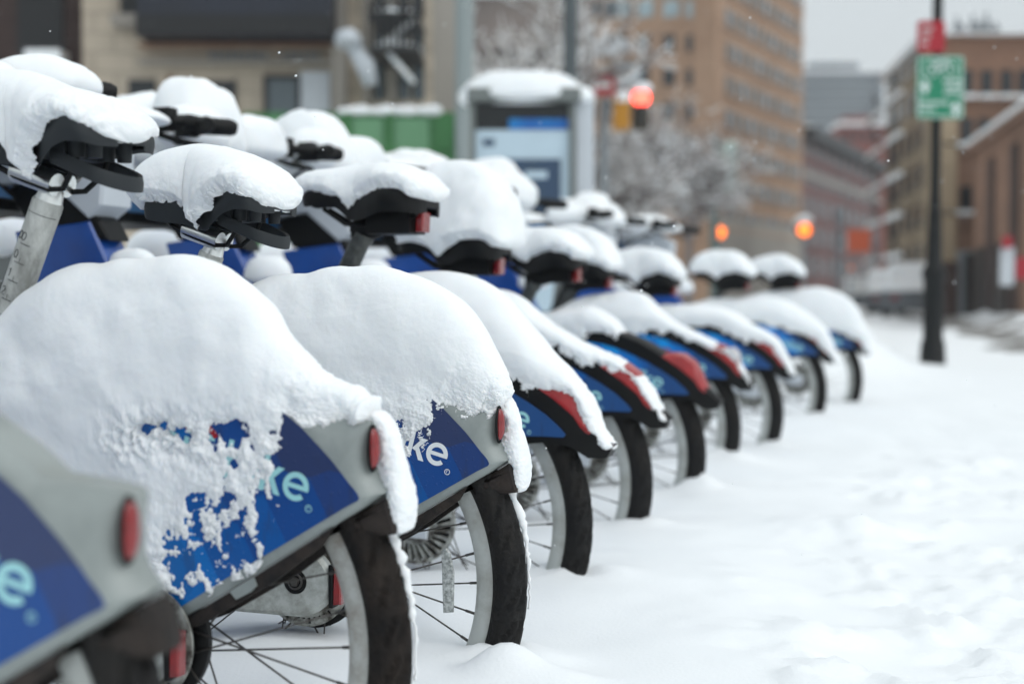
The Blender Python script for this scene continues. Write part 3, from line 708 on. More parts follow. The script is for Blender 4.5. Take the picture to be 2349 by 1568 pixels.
# ------------------------------------------------------------ the black-fendered bikes
def build_new():
    root = empty('rental_bike', (0, 0, 0))
    top = [(-.30, .56), (-.24, .605), (-.16, .635), (-.09, .65), (-.02, .655), (.05, .655), (.113, .648), (.16, .630), (.20, .608), (.235, .585), (.267, .562), (.30, .535), (.335, .504), (.370, .473)]
    bot = [(-.30, .50), (-.24, .50), (-.16, .495), (-.09, .49), (-.02, .483), (.05, .480), (.113, .479), (.16, .479), (.204, .479), (.25, .484), (.285, .481), (.305, .474), (.33, .457), (.362, .458)]
    hwv = [.05]*9+[.048, .045, .040, .034, .022]
    n = len(top); b = B(); vs = []
    for k, (sgn, lst, f_) in enumerate(((-1, bot, 1), (-1, top, 1), (-1, top, .6), (1, top, .6), (1, top, 1), (1, bot, 1))):
        up = .008 if f_ < 1 else 0
        vs += [(x+(.004 if f_ < 1 else 0), sgn*h*f_, z+up*.8) for (x, z), h in zip(lst, hwv)]
    fs = [(r*n+i, r*n+i+1, (r+1)*n+i+1, (r+1)*n+i) for r in range(5) for i in range(n-1)]
    fs += [(0, n, 2*n, 3*n, 4*n, 5*n), (n-1, 2*n-1, 3*n-1, 4*n-1, 5*n-1, 6*n-1)]
    b.add(vs, fs); fd = b.build('rear_fender', BLACKP, root, smooth=True, auto=True)
    pin = [(-.26, .56), (-.2, .597), (-.12, .622), (-.04, .632), (.018, .631), (.06, .625), (.10, .614), (.14, .598), (.18, .580), (.22, .558), (.254, .536), (.28, .514), (.293, .500), (.288, .495), (.25, .496), (.18, .494), (.1, .493), (0, .495), (-.1, .502), (-.2, .512)]
    m = len(pin)
    for s in (-1, 1):
        p = B(); p.add([(x, s*.0515, z) for x, z in pin]+[(x, s*.0485, z) for x, z in pin], [tuple(range(m))]+[(i, (i+1) % m, m+(i+1) % m, m+i) for i in range(m)])
        p.build('side_panel', PAN_NEW, fd)
    lb, rd = lettering((.222, .5065), .030, R_(-14), -.0519); lb.build('lettering', TEAL, fd); rd.build('red_arc', REDN, fd)
    # moulded red tail light straddling the rear of the fender
    sec = [(.222, .600, .560+.028), (.245, .602, .566), (.27, .598, .553), (.298, .578, .532), (.315, .548, .514), (.326, .522, .505), (.335, .506, .500)]
    V = []
    for x, zt, zb in sec:
        t_ = (x-.222)/.113; hw_ = .046-.012*t_
        V.append([(x-.004, -hw_-.001, zb), (x, -hw_-.003, zb+.35*(zt-zb)), (x+.002, -hw_*.86, zt-.003), (x+.005, -hw_*.4, zt+.002), (x+.005, hw_*.4, zt+.002), (x+.002, hw_*.86, zt-.003), (x, hw_+.003, zb+.35*(zt-zb)), (x-.004, hw_+.001, zb)])
    r = B(); r.grid(np.array(V)); r.add(V[0], [tuple(range(8))]); r.add(V[-1], [tuple(range(8))])
    r.build('tail_light', REDN, root, smooth=True, auto=True)
    wh = make_wheel('rear_wheel', root, 0, RUBBER, RIM)
    # finned roller brake
    d = B(); d.lathe([(0, -.052), (.03, -.052), (.036, -.048), (.036, -.040), (0, -.038)], (0, 0, .33), 30)
    for k in range(30):
        a0 = 2*math.pi*k/30; a1 = a0+.11; a2 = a0+.16
        P = [(.042, a0), (.074, a2), (.074, a2+.10), (.042, a1)]
        vs = [(r_*math.cos(t), y_, .33+r_*math.sin(t)) for y_ in (-.050, -.040) for r_, t in P]
        d.add(vs, [(0, 1, 2, 3), (4, 7, 6, 5), (0, 4, 5, 1), (1, 5, 6, 2), (2, 6, 7, 3), (3, 7, 4, 0)])
    d.lathe([(.036, -.049), (.044, -.049), (.044, -.041), (.036, -.041)], (0, 0, .33), 40); d.lathe([(.073, -.049), (.080, -.049), (.080, -.041), (.073, -.041), (.073, -.049)], (0, 0, .33), 40)
    d.build('roller_brake', ALU, wh, smooth=True, auto=True)
    d = B(); d.lathe([(0, -.0385), (.072, -.0385), (.072, -.030), (.03, -.028)], (0, 0, .33), 40); d.build('hub_drum', BLACKP, wh)
    a = B(); a.tube([(0, -.060, .33), (-.18, -.058, .352), (-.38, -.02, .385)], [.016, .018, .02], 14); a.prism([(.03, .30), (.035, .345), (-.01, .365), (-.05, .35), (-.045, .305)], -.066, -.054)
    st = a.build('rear_stay', SHROUD, root, smooth=True, auto=True)
    front_half(root)
    return root
def new_saddle(root, dx, dz):
    S = [-.247, -.234, -.210, -.168, -.133, -.103, -.075, -.045, -.012, .010, .018]
    Wd = [.008, .024, .031, .033, .042, .058, .074, .086, .082, .060, .03]
    ZT = [.947, .955, .960, .957, .950, .955, .962, .966, .960, .948, .938]
    ZL = [.935, .925, .926, .922, .898, .897, .904, .910, .908, .905, .910]
    sh = lambda L, k: [v+k for v in L]
    s = saddle_mesh(sh(S, dx), Wd, sh(ZT, dz-.006), sh(ZL, dz-.006)).build('saddle', SADB, root, smooth=True, auto=True)
    b = B(); b.box((-.10+dx, -.04, .865+dz), (-.012+dx, .04, .905+dz)); b.tube([(-.14+dx, 0, .87+dz), (-.08+dx, 0, .885+dz)], .022, 14)
    for w_ in (-.022, .022): b.tube([(-.2+dx, w_*.5, .915+dz), (-.15+dx, w_, .885+dz), (-.06+dx, w_, .88+dz), (0+dx, w_*1.4, .90+dz)], .0045, 8)
    b.build('saddle_rail', BLACKP, s, smooth=True, auto=True)
    b = B(); b.prism([(-.010+dx, .868+dz), (.006+dx, .868+dz), (.008+dx, .905+dz), (-.008+dx, .905+dz)], -.02, .02, .003); b.build('saddle_reflector', REDL, s)
    top = Vector((-.115+dx, 0, .88+dz)); dv = Vector((-.5, 0, -1)).normalized()
    b = B(); b.tube([top, top+dv*.30], .019, 24); b.tube([top+dv*.015, top+dv*.03], .0225, 20); b.build('seat_post', POSTD, root, smooth=True, auto=True)
NEW = [(-.167, 2.68, 18), (.0, 3.26, 18), (.195, 3.82, 18), (.411, 4.59, 18), (.668, 5.23, 18), (1.107, 6.5, 18), (1.49, 7.4, 18)]
new_lab = ['black fendered rental bike directly behind the white lettered one',
           'rental bike with dark red light and a long hanging snow strip on its fender',
           'rental bike with its fender and bright red light almost free of snow',
           'rental bike directly behind the one with the cleared fender',
           'rental bike with cyan panel under thick even snow, third from the far end',
           'second farthest rental bike, small blue panel patch under snow',
           'farthest rental bike at the end of the row, thin dark wheel']
# per bike: saddle offset, cap top, fender snow top / edge, seeds
SADO = [(0, 0), (-.03, -.068), (-.02, -.078), (-.10, -.09), (-.07, -.11), (-.03, -.08), (0, -.065)]
TIPT = [(.325, .560), (.345, .517), (.370, .470)]
FT = [
 [(-.32, .70), (-.2, .75), (-.1, .775), (-.028, .781), (.03, .783), (.078, .778), (.148, .747), (.209, .682), (.251, .635), (.293, .60), (.325, .56), (.345, .51), (.374, .466)],
 [(-.32, .69), (-.2, .745), (-.1, .765), (0, .755), (.06, .71), (.103, .678), (.154, .650), (.232, .615), (.286, .585), (.324, .535), (.350, .495), (.374, .466)],
 [(-.32, .67), (-.2, .70), (-.097, .705), (-.05, .712), (.0, .717), (.029, .715), (.075, .693), (.105, .660)],
 [(-.32, .68), (-.2, .74), (-.091, .758), (-.03, .763), (.019, .753), (.063, .715), (.118, .668), (.19, .632), (.253, .598), (.306, .545), (.345, .50), (.372, .458)],
 [(-.32, .68), (-.2, .71), (-.131, .717), (-.006, .724), (.07, .712), (.148, .690), (.22, .650), (.3, .603), (.336, .547), (.372, .462)],
 [(-.32, .71), (-.2, .745), (-.093, .750), (.059, .750), (.14, .73), (.21, .697), (.28, .645), (.32, .599), (.36, .51), (.380, .445)],
 [(-.32, .74), (-.2, .78), (-.031, .795), (.097, .81), (.18, .79), (.24, .755), (.30, .70), (.335, .62), (.36, .53), (.375, .47)]]
FE = [
 [(-.32, .60), (-.15, .60), (0, .612), (.10, .612), (.16, .605), (.198, .594), (.229, .578), (.267, .576), (.298, .575), (.315, .545), (.332, .505), (.362, .470)],
 [(-.32, .60), (-.15, .635), (0, .645), (.08, .645), (.14, .630), (.171, .608), (.221, .602), (.26, .592), (.292, .575), (.314, .545), (.332, .505), (.362, .468)],
 [(-.32, .60), (-.2, .628), (-.097, .648), (-.03, .653), (.03, .655), (.07, .654), (.112, .650)],
 [(-.32, .58), (-.15, .62), (-.021, .640), (.077, .640), (.15, .625), (.21, .605), (.26, .590), (.305, .560), (.335, .515), (.364, .470)],
 [(-.32, .58), (-.15, .61), (-.037, .632), (.067, .642), (.13, .622), (.176, .603), (.22, .598), (.248, .592), (.29, .575), (.318, .535), (.36, .468)],
 [(-.32, .58), (-.15, .60), (.03, .640), (.09, .628), (.143, .614), (.2, .590), (.254, .575), (.30, .55), (.325, .51), (.366, .455)],
 [(-.32, .58), (-.15, .60), (.03, .60), (.15, .58), (.22, .565), (.26, .545), (.30, .53), (.335, .50), (.365, .465)]]
CAPZ = [.035, .165, .055, .11, .085, .085, .075]  # snow depth over each saddle
bn = build_new(); news = []
for i, (x, y, a) in enumerate(NEW):
    o = bn if i == 0 else copy_tree(bn)
    o.location = (x, y, 0); o.rotation_euler = (0, 0, -R_(a)); tag(o, new_lab[i], 'bicycle', GRP); news.append(o)
for i, o in enumerate(news): new_saddle(o, *SADO[i])
ordn = ['third', 'fourth', 'fifth', 'sixth', 'seventh', 'eighth', 'ninth']
flab = ['snow mound sloping down to the black fender tip right behind the white lettered bike', 'snow sheet ending in a long hanging strip past a dark red light', 'short snow mound on the front part only of the cleared black fender',
        'snow mound with steep front and thin trailing strip, behind the cleared fender', 'even snow layer over the cyan panelled fender', 'broad snow layer over the second farthest fender', 'tall snow heap over the farthest fender of the row']
clab = ['thin snow cap on the black saddle right of the thick capped grey one', 'very tall block of snow on the black saddle in the middle of the photo', 'snow cap on the black saddle just right of the very tall snow block', 'snow cap on the fourth black saddle of the row',
        'domed snow cap on the black saddle third from the far end', 'snow cap on the second farthest saddle', 'smooth snow cap on the farthest saddle of the row']
for i, o in enumerate(news):
    nu = 300 if i < 2 else 150
    b = snow_ridge('s', FT[i], FE[i], [.052]*7+[.050, .044, .036, .026] if i != 2 else [.052]*6, 40+i, nu=nu, dens=60 if i < 2 else 36, below=.02, rag=.005, slope=.35, tmax=.016, lift=.006, lump=.007, wall=.2, ragf=50, endcap=.014)
    place(b, 'snow_mound', SNOW, o, flab[i], group=GF)
    dx, dz = SADO[i]; h = CAPZ[i]
    if i == 1: tp = [(-.24, .94), (-.235, 1.03), (-.19, 1.10), (-.12, 1.125), (-.05, 1.115), (.01, 1.06), (.034, .96), (.028, .93)]; hw_ = [.03, .045, .05, .07, .09, .095, .07]
    else: tp = [(-.262, .945), (-.258, .95+h*.45), (-.22, .955+h*.85), (-.145, .958+h), (-.07, .960+h*.95), (-.012, .955+h*.7), (.022, .94+h*.3), (.027, .93)]; hw_ = [.02, .033, .037, .045, .075, .09, .07]
    b = snow_ridge('s', mv(tp, dx, dz), mv([(-.247, .945), (-.21, .948), (-.168, .940), (-.133, .915), (-.103, .935), (-.055, .950), (-.012, .947), (.018, .925)], dx, dz), hw_, 60+i, nu=140, dens=36, below=.006, rag=.006, slope=.9, tmax=.014, lump=.008 if i != 1 else .012, lift=.008, wall=.15, ragf=45, endcap=.02)
    place(b, 'snow_pile', SNOW, o, clab[i], group=GS)
# handlebars and baskets
allb = olds+news
hl = ['left edge', 'left of the numbered seat post', 'behind the grey saddle at upper left', 'rounded, at the upper left corner', 'above the thick capped saddle',
      'over black bars left of the green barrier', 'before the green barrier', 'in front of the ticket kiosk', 'left of the first orange lamp', 'at the far end of the row']
for i, o in enumerate(allb):
    b = B(); s = 100+i*7; rr_ = random.Random(i)
    hb_ = [.03, .03, .07, .045, .145, .145, .10, .11, .09, .05][i]; hk = [.03, .03, .05, .06, .19, .12, .11, .08, .08, .05][i]
    dome(b, (-.795, -.01, 1.125), .125, .13, hb_+.02, s, .22)
    dome(b, (-.74, -.14, 1.125), .07, .10, hb_*.55, s+1, .2)
    dome(b, (-.73, .15, 1.125), .075, .11, hb_*.6, s+2, .2)
    dome(b, (-1.03, .02, 1.07), .14, .15, hk, s+3, .22)
    if i == 2: dome(b, (-.68, .26, 1.12), .11, .12, .065, s+8, .2)
    if i >= 6: dome(b, (-.80, 0, 1.12), .17, .24, (hb_+.02)*.85, s+7, .2)
    dome(b, (-.90, 0, 1.09), .13, .13, min(hk, hb_)*.85, s+4, .15)
    place(b, 'snow_heap', SNOW, o, 'snow heap on handlebar and basket, '+hl[i], group=GH)
for i, o in enumerate(news):
    b = B(); dome(b, (-.62, -.01, .80), .06, .045, .05, 705+i*7, .2)
    place(b, 'snow_clump', SNOW, o, 'clump of snow on the blue frame, '+hl[i+3], group='snow clumps on the frames')
# docks
dk = empty('bike_dock', (0, 0, 0))
q = B(); q.prism([(-1.30, .05), (-1.05, .05), (-1.07, .55), (-1.10, .84), (-1.16, .865), (-1.24, .84), (-1.28, .5)], -.28, -.16); q.build('dock_body', DOCKM, dk)
q = B(); q.box((-1.14, -.275, .72), (-1.075, -.165, .78)); q.build('dock_latch', BLACKP, dk)
q = B(); q.box((-1.45, -.34, .04), (-1.0, -.10, .09)); q.build('dock_base', DOCKM, dk)
dl = ['left edge', 'left of the numbered post', 'behind the upper left saddle', 'between the two sharp grey saddles', 'behind the thick capped grey saddle', 'behind the thin capped black saddle', 'behind the very tall saddle snow', 'below the ticket kiosk', 'towards the far end', 'at the far end of the row']
for i, o in enumerate(allb):
    d = dk if i == 0 else copy_tree(dk)
    d.location = (o.location.x, o.location.y, 0); d.rotation_euler = o.rotation_euler
    tag(d, 'grey bike dock post, '+dl[i], 'bike dock', 'dock posts at the front wheels')
    b = B(); dome(b, (-1.18, -.22, .862), .085, .075, .075, 300+i, .1)
    c_ = b.build('snow_pile', SNOW, None, smooth=True); c_.location = d.location; c_.rotation_euler = d.rotation_euler
    tag(c_, 'round snow cap on the dock post, '+dl[i], 'snow', 'snow caps on the dock posts')

# ------------------------------------------------------------ snow-covered ground, one sheet
def spaced(a, b, fine0, fine1, step, grow=1.12):
    xs = list(np.arange(fine0, fine1, step)); s = step; x = fine1
    while x < b: xs.append(x); s *= grow; x += s
    s = step; x = fine0-step
    while x > a: xs.insert(0, x); s *= grow; x -= s
    xs.insert(0, a); xs.append(b); return np.array(xs)
gx = spaced(-600, 700, -1.6, 2.6, .016, 1.07); gy = spaced(-60, 1500, .8, 4.6, .016, 1.06)
def ground_h(X, Y):
    near = np.clip(1-(Y-6)/14, 0, 1)
    Z = .205+0*X
    Z += fbm(X, Y, 0*X, .9, 2, 3)*.022+fbm(X, Y, 0*X, 3.2, 3, 8)*.012*np.clip(near+.3, 0, 1)
    row = (X-(-.419))*math.cos(R_(18.5))-(Y-1.738)*math.sin(R_(18.5))     # distance behind the rear hubs
    Z += .035*np.exp(-((row-.10)/.45)**2)-.02*np.clip((row-.55)/.6, 0, 1)
    Z += np.maximum(0, fbm(X, Y, 0*X, 7, 5, 15, .62)-.05)*.022*np.clip((row-.40)/.3, 0, 1)*np.clip((7-Y)/3, 0, 1)
    Z += (np.abs(fbm(X, Y, 0*X, 3.1, 3, 19, .5))-.25)*.020*np.clip((row-.40)/.4, 0, 1)*np.clip((9-Y)/3, 0, 1)
    Z += .040*np.exp(-(((X+.01)/.05)**2+((Y-1.93)/.035)**2)**1.2)+.025*np.exp(-(((X-.06)/.07)**2+((Y-1.90)/.05)**2))
    Z += .10*np.clip((-row-.6)/.6, 0, 1)
    Z += .42*np.exp(-((X-2.15-(Y-10)*.3)/.40)**2-((Y-10.9)/1.5)**4)
    for o in allb:                                                         # drifts against each rear wheel
        cx_, cy_ = o.location.x+.30*math.cos(R_(18)), o.location.y-.30*math.sin(R_(18))
        Z += .026*np.exp(-(((X-cx_)/.075)**2+((Y-cy_)/.055)**2))*(1+.8*fbm(X, Y, 0*X, 14, 3, 44))
    # shovelled bank along the right side
    tb = (X-4.1)-(Y-14)*.22
    Z += (.34+.30*fbm(X, Y, 0*X, 1.3, 4, 31, .6))*np.exp(-((tb-3.0)/1.0)**2)*np.clip((Y-12)/5, 0, 1)*np.clip((95-Y)/20, 0, 1)
    Z += (.16+.10*fbm(X, Y, 0*X, .6, 3, 37))*np.exp(-((tb+3.2)/1.2)**2)*np.clip((Y-17)/6, 0, 1)*np.clip((90-Y)/20, 0, 1)
    return Z
X, Y = np.meshgrid(gx, gy)
Z = ground_h(X, Y)
g = B(); g.grid(np.stack([X, Y, Z], -1)); go = g.build('ground', SNOWG, None, smooth=True); tag(go, kind='structure')

# trodden slush along the foot of the bank
SLUSH = mat('dirty_slush', '9a9a98', .6, col2='6e6a66', vscale=3, bump=.3, bscale=20)
ss = np.linspace(0, 1, 260); tt = np.linspace(-1, 1, 26); S_, T_ = np.meshgrid(ss, tt)
YY = 13+S_*32; XX = 4.1+(YY-14)*.22+1.45+T_*.55+.25*fbm(YY, 0*YY, 0*YY, .4, 2, 61)
ZZ = ground_h(XX, YY)+.02-.05*np.abs(T_)**1.5+.05*fbm(XX, YY, 0*XX, 1.6, 4, 62)
g = B(); g.grid(np.stack([XX, YY, ZZ], -1)); tag(g.build('slush', SLUSH, None, smooth=True), kind='structure')

# ------------------------------------------------------------ background
def wallmat(name, c1, c2, c3=None, scale=3.0, brick=True):
    m = bpy.data.materials.new(name); m.use_nodes = True; n = m.node_tree; p = n.nodes['Principled BSDF']; L = n.links.new
    tc = n.nodes.new('ShaderNodeTexCoord'); ns = n.nodes.new('ShaderNodeTexNoise'); ns.inputs['Scale'].default_value = .35; ns.inputs['Detail'].default_value = 8
    L(tc.outputs['Object'], ns.inputs[0])
    mx = n.nodes.new('ShaderNodeMixRGB'); mx.inputs[1].default_value = lin(c1); mx.inputs[2].default_value = lin(c2)
    rp = n.nodes.new('ShaderNodeValToRGB'); rp.color_ramp.elements[0].position = .4; rp.color_ramp.elements[1].position = .65
    L(ns.outputs['Fac'], rp.inputs[0]); L(rp.outputs[0], mx.inputs[0])
    if brick:
        bt = n.nodes.new('ShaderNodeTexBrick'); bt.inputs['Scale'].default_value = scale; bt.inputs['Color1'].default_value = (1, 1, 1, 1); bt.inputs['Color2'].default_value = (.8, .8, .8, 1); bt.inputs['Mortar'].default_value = (.7, .7, .7, 1)
        mp = n.nodes.new('ShaderNodeMapping'); mp.inputs['Rotation'].default_value = (R_(90), 0, 0); L(tc.outputs['Object'], mp.inputs[0]); L(mp.outputs[0], bt.inputs[0])
        ml = n.nodes.new('ShaderNodeMixRGB'); ml.blend_type = 'MULTIPLY'; ml.inputs[0].default_value = 1; L(mx.outputs[0], ml.inputs[1]); L(bt.outputs[0], ml.inputs[2]); L(ml.outputs[0], p.inputs['Base Color'])
    else: L(mx.outputs[0], p.inputs['Base Color'])
    p.inputs['Roughness'].default_value = .85
    return m
BEIGE = wallmat('beige_stone', 'c9bcaa', 'ac9f8e', brick=True, scale=1.2); DBROWN = wallmat('dark_brown_stone', '4a3833', '3b2d2a')
BRICK = wallmat('tan_brick', 'b8967b', 'a8866c'); BRICKR = wallmat('dark_red_brick', '6e4844', '5e3e3b'); BRICKO = wallmat('orange_brown_brick', '97745f', '836553')
TAN = wallmat('tan_stucco', 'a39178', '8f8069', brick=False); GREYW = wallmat('grey_wall', '8b9297', '7e858b', brick=False); PALE = wallmat('pale_stone', '98928a', '88827a', brick=False)
REDB = wallmat('red_brick', '93534a', '7d4740')
GLASS = mat('window_glass', '5f6a70', 0.15, var=.3, vscale=.6); GLASSD = mat('dark_window_glass', '24292d', 0.15, var=.3, vscale=.6); GLASSL = mat('pale_window_glass', 'a9bcc2', 0.2, var=.2, vscale=.6)
TWG = mat('tower_window_glass', '5c5852', 0.3, var=.25, vscale=.6)
BLACKM = mat('black_void_panel', '0e0f12', 0.5, var=.2); NAVY = mat('navy_awning', '10131c', 0.45, col2='1d2333', vscale=.8, stretch=(.5, 1, 2))
IRON = mat('fire_escape_iron', '2a2c2e', .6, var=.2); GREENB = mat('green_barrier_paint', '3f7a45', .5, col2='356c3c', vscale=1.5); GREENL = mat('pale_green_panel', '64936d', .5, var=.1, vscale=2)
BARK = mat('dark_bark', '8a8280', .9, var=.4, vscale=6); PILG = mat('smooth_grey_column', '8b9595', .5, var=.12, vscale=3, stretch=(1, 1, .2))

def facade(root, A, Bp, z0, z1, depth, m, name='wall', skew=0.0):
    """a block of building whose street face runs from A to B (ground points), going back by depth"""
    A, Bp = Vector((A[0], A[1])), Vector((Bp[0], Bp[1])); t = (Bp-A).normalized(); nrm = Vector((-t.y, t.x))
    if nrm.y < 0 and abs(nrm.y) > .05: nrm = -nrm
    b = B(); P = [A, Bp, Bp+nrm*depth+t*skew, A+nrm*depth+t*skew]
    b.add([(p.x, p.y, z) for z in (z0, z1) for p in P], [(0, 1, 5, 4), (1, 2, 6, 5), (2, 3, 7, 6), (3, 0, 4, 7), (4, 5, 6, 7), (0, 3, 2, 1)])
    o = b.build(name, m, root); return A, t, nrm
def panel(root, fr, s0, s1, z0, z1, d0, d1, m, name):
    """a box on a face: s along it, d out of it (negative is towards the street)"""
    A, t, n = fr; b = B()
    P = [A+t*s0+n*d0, A+t*s1+n*d0, A+t*s1+n*d1, A+t*s0+n*d1]
    b.add([(p.x, p.y, z) for z in (z0, z1) for p in P], [(0, 1, 5, 4), (1, 2, 6, 5), (2, 3, 7, 6), (3, 0, 4, 7), (4, 5, 6, 7), (0, 3, 2, 1)])
    return b.build(name, m, root)
def windows(root, fr, S, Zs, wd, ht, mg, sill=True, msl=None):
    for z in Zs:
        for s in S:
            w_ = panel(root, fr, s, s+wd, z, z+ht, -.03, .2, mg, 'window')
            panel(w_, fr, s+wd*.46, s+wd*.54, z+.05, z+ht-.05, -.06, -.031, msl or PALE, 'mullion')
            if sill: panel(w_, fr, s-.1, s+wd+.1, z-.22, z-.02, -.25, -.001, SNOW, 'snowy_sill')
def G(x, Y): return (px(x, 687, Y).x, Y)
def zz(y, Y): return px(1174, y, Y).z

# dark brown building at far left
b1 = empty('dark_building', (0, 0, 0)); b1.location = (0, 0, 0)
fr = facade(b1, G(-160, 15.6), G(192, 15.6), 0, 12, 5, DBROWN)
def sx_(fr, x): return (px(x, 687, fr[0].y).x-fr[0].x)
panel(b1, fr, sx_(fr, 48), sx_(fr, 152), zz(128, 15.6), 8, -.03, .3, BLACKM, 'window')
panel(b1, fr, sx_(fr, -120), sx_(fr, -8), zz(150, 15.6), 8, -.03, .3, BLACKM, 'window')
panel(b1, fr, sx_(fr, 86), sx_(fr, 165), zz(152, 15.6), zz(126, 15.6), -.35, -.04, SNOW, 'snowy_sill')
panel(b1, fr, sx_(fr, 55), sx_(fr, 150), zz(300, 15.6), zz(160, 15.6), -.04, .3, BLACKM, 'door')
tag(b1, 'dark brown building with black window openings at the far left', 'building')
# beige stone building with black awning
b2 = empty('stone_building', (0, 0, 0)); YB = 15.0
fr = facade(b2, G(194, YB), G(1010, YB), 0, 12, 6, BEIGE)
q = lambda x0, y0, x1, y1, d0, d1, m, nm: panel(b2, fr, sx_(fr, x0), sx_(fr, x1), zz(y1, YB), zz(y0, YB), d0, d1, m, nm)
q(350, -300, 780, 104, -.55, -.001, NAVY, 'awning'); q(350, 60, 780, 106, -.60, -.551, BLACKM, 'awning_valance'); q(283, -200, 348, 42, -.03, .3, BLACKM, 'window'); q(276, 44, 352, 70, -.3, -.04, PALE, 'window_sill')
q(330, 108, 785, 112, -.22, -.002, BRICKO, 'cornice'); q(330, 143, 785, 152, -.18, -.002, PALE, 'cornice')
for k in range(17):
    if k in (9, 10): continue
    q(486+k*15, 120+(k % 3), 495+k*15, 138, -.04, -.003, GREYW, 'raised_letter')
q(608, 174, 692, 300, -.05, .3, IRON, 'window'); q(622, 186, 684, 300, -.07, -.051, GLASS, 'glass_pane'); q(694, 166, 760, 262, -.06, -.01, SHROUD, 'notice_board')
q(300, 184, 362, 300, -.03, .3, GLASSD, 'window'); q(470, 186, 545, 300, -.03, .3, GLASSD, 'window'); q(392, 175, 400, 300, -.1, -.002, BRICKO, 'downpipe')
q(768, -300, 800, 260, -.22, -.002, PALE, 'pilaster'); q(838, -300, 852, 240, -.12, -.002, PALE, 'pilaster'); q(895, -300, 910, 240, -.12, -.002, PALE, 'pilaster')
for x in (860, 916, 950): q(x, -300, x+24, 42, -.03, .3, GLASSD, 'window'); q(x, 62, x+24, 230, -.03, .3, GLASS, 'window')
tag(b2, 'beige stone building with a long black awning and raised lettering', 'building')
fe = empty('fire_escape', (0, 0, 0)); bb = B()
for y in (42, 118):
    a = px(852, y, 14.2); c = px(966, y, 14.2); bb.box((a.x, 13.9, a.z-.05), (c.x, 14.9, a.z))
    for k in range(9): xx = a.x+(c.x-a.x)*k/8; bb.box((xx-.012, 13.9, a.z), (xx+.012, 13.93, a.z+.38))
    bb.box((a.x, 13.89, a.z+.36), (c.x, 13.94, a.z+.40))
for (x0, y0, x1, y1) in ((868, 118, 955, 42), (950, 195, 885, 118)):
    bb.tube([px(x0, y0, 14.1), px(x1, y1, 14.1)], .035, 6); bb.tube([px(x0+8, y0, 14.5), px(x1+8, y1, 14.5)], .035, 6)
bb.build('railings', IRON, fe); bb = B()
for y in (38, 114): a = px(855, y, 14.2); c = px(962, y, 14.2); dome(bb, ((a.x+c.x)/2, 14.35, a.z), (c.x-a.x)/2, .45, .09, int(y), .15)
for (x0, y0, x1, y1) in ((868, 114, 955, 38), (950, 191, 885, 114)): bb.tube([px(x0, y0, 14.0), px(x1, y1, 14.0)], .03, 6)
bb.build('lying_snow', SNOW, fe, smooth=True); tag(fe, 'black iron fire escape with snow on its landings on the beige building', 'fire escape')
aw = B(); dome(aw, px(800, 100, 14.0), .14, .3, .13, 5, .1); aw.tube([px(806, 100, 14.0), px(838, 150, 14.0), px(850, 196, 14.0)], [.07, .10, .07], 10)
tag(aw.build('snowy_bracket_lamp', SHROUD, None, smooth=True), 'pale snow topped bracket lamp beside the black awning', 'lamp')
# grey column in front of the trees
co = B(); a = px(1066, 687, 12.5); co.lathe([(.17, 0), (.17, .3), (.085, .4), (.080, 5)], (a.x, 12.5, .1), 24, 'z'); tag(co.build('grey_column', PILG, None, smooth=True), 'smooth grey column left of the ticket kiosk', 'column')
pc = B(); a = px(1020, 687, 14.0); pc.box((a.x-.11, 14.0, 0), (a.x+.11, 14.3, 6)); tag(pc.build('stone_pier', PALE, None), 'pale stone pier between the fire escape and grey column', 'pier')
# green barrier
gb = empty('green_barrier', (0, 0, 0)); YG = 12.9
fr = facade(gb, G(560, YG), G(1092, YG), 0, zz(258, YG), .08, GREENB, 'boarding')
for x0, x1 in ((600, 700), (810, 880), (905, 985), (1000, 1040)): panel(gb, fr, sx_(fr, x0), sx_(fr, x1), zz(345, YG), zz(272, YG), -.02, -.001, GREENL if x0 != 1000 else GREENB, 'panel')
for x0 in (590, 705, 795, 890, 1055): panel(gb, fr, sx_(fr, x0), sx_(fr, x0+12), .1, zz(258, YG)-.01, -.05, -.002, GREENB, 'post')
tag(gb, 'green construction barrier with paler panels left of the kiosk', 'barrier')
sb = B(); a = px(785, 258, YG); c = px(1000, 258, YG)
for k in range(12): dome(sb, (a.x+(c.x-a.x)*(k+.5)/12, YG+.04, a.z), .09, .1, .045+.012*(k % 3), 400+k, .15, n=12, m=20)
tag(sb.build('snow_ledge', SNOW, None, smooth=True), 'strip of snow along the top of the green barrier', 'snow')

# ticket kiosk
YK = 9.6; ki = empty('ticket_kiosk', (px(1200, 687, YK).x, YK, 0), 0)
def kx(x): return px(x, 687, YK).x-ki.location.x
KF = mat('kiosk_grey', '727876', .45, metal=.2, var=.1); KW = mat('kiosk_pale_panel', 'b9cdd9', .4, var=.05); KD = mat('kiosk_dark_header', '101618', .25, var=.2); KB = mat('kiosk_navy_screen', '2c4360', .2, col2='34485a', vscale=2)
KC = mat('kiosk_blue_strip', '0084c8', .35, col2='0a57a5', vscale=4)
q = B(); q.box((kx(1078), 0, .15), (kx(1318), .10, zz(214, YK))); q.box((kx(1078), -.06, .15), (kx(1090), -.001, zz(214, YK))); q.box((kx(1306), -.06, .15), (kx(1318), -.001, zz(214, YK))); q.build('cabinet', KF, ki)
q = B(); q.box((kx(1322), .0, .15), (kx(1362), .45, zz(224, YK))); q.build('side_column', SHROUD, ki)
q = B(); q.box((kx(1072), -.10, zz(236, YK)), (kx(1330), .5, zz(206, YK))); q.build('canopy', KF, ki)
q = B(); q.box((kx(1094), -.02, zz(296, YK)), (kx(1302), -.001, zz(240, YK))); hd = q.build('header', KD, ki)
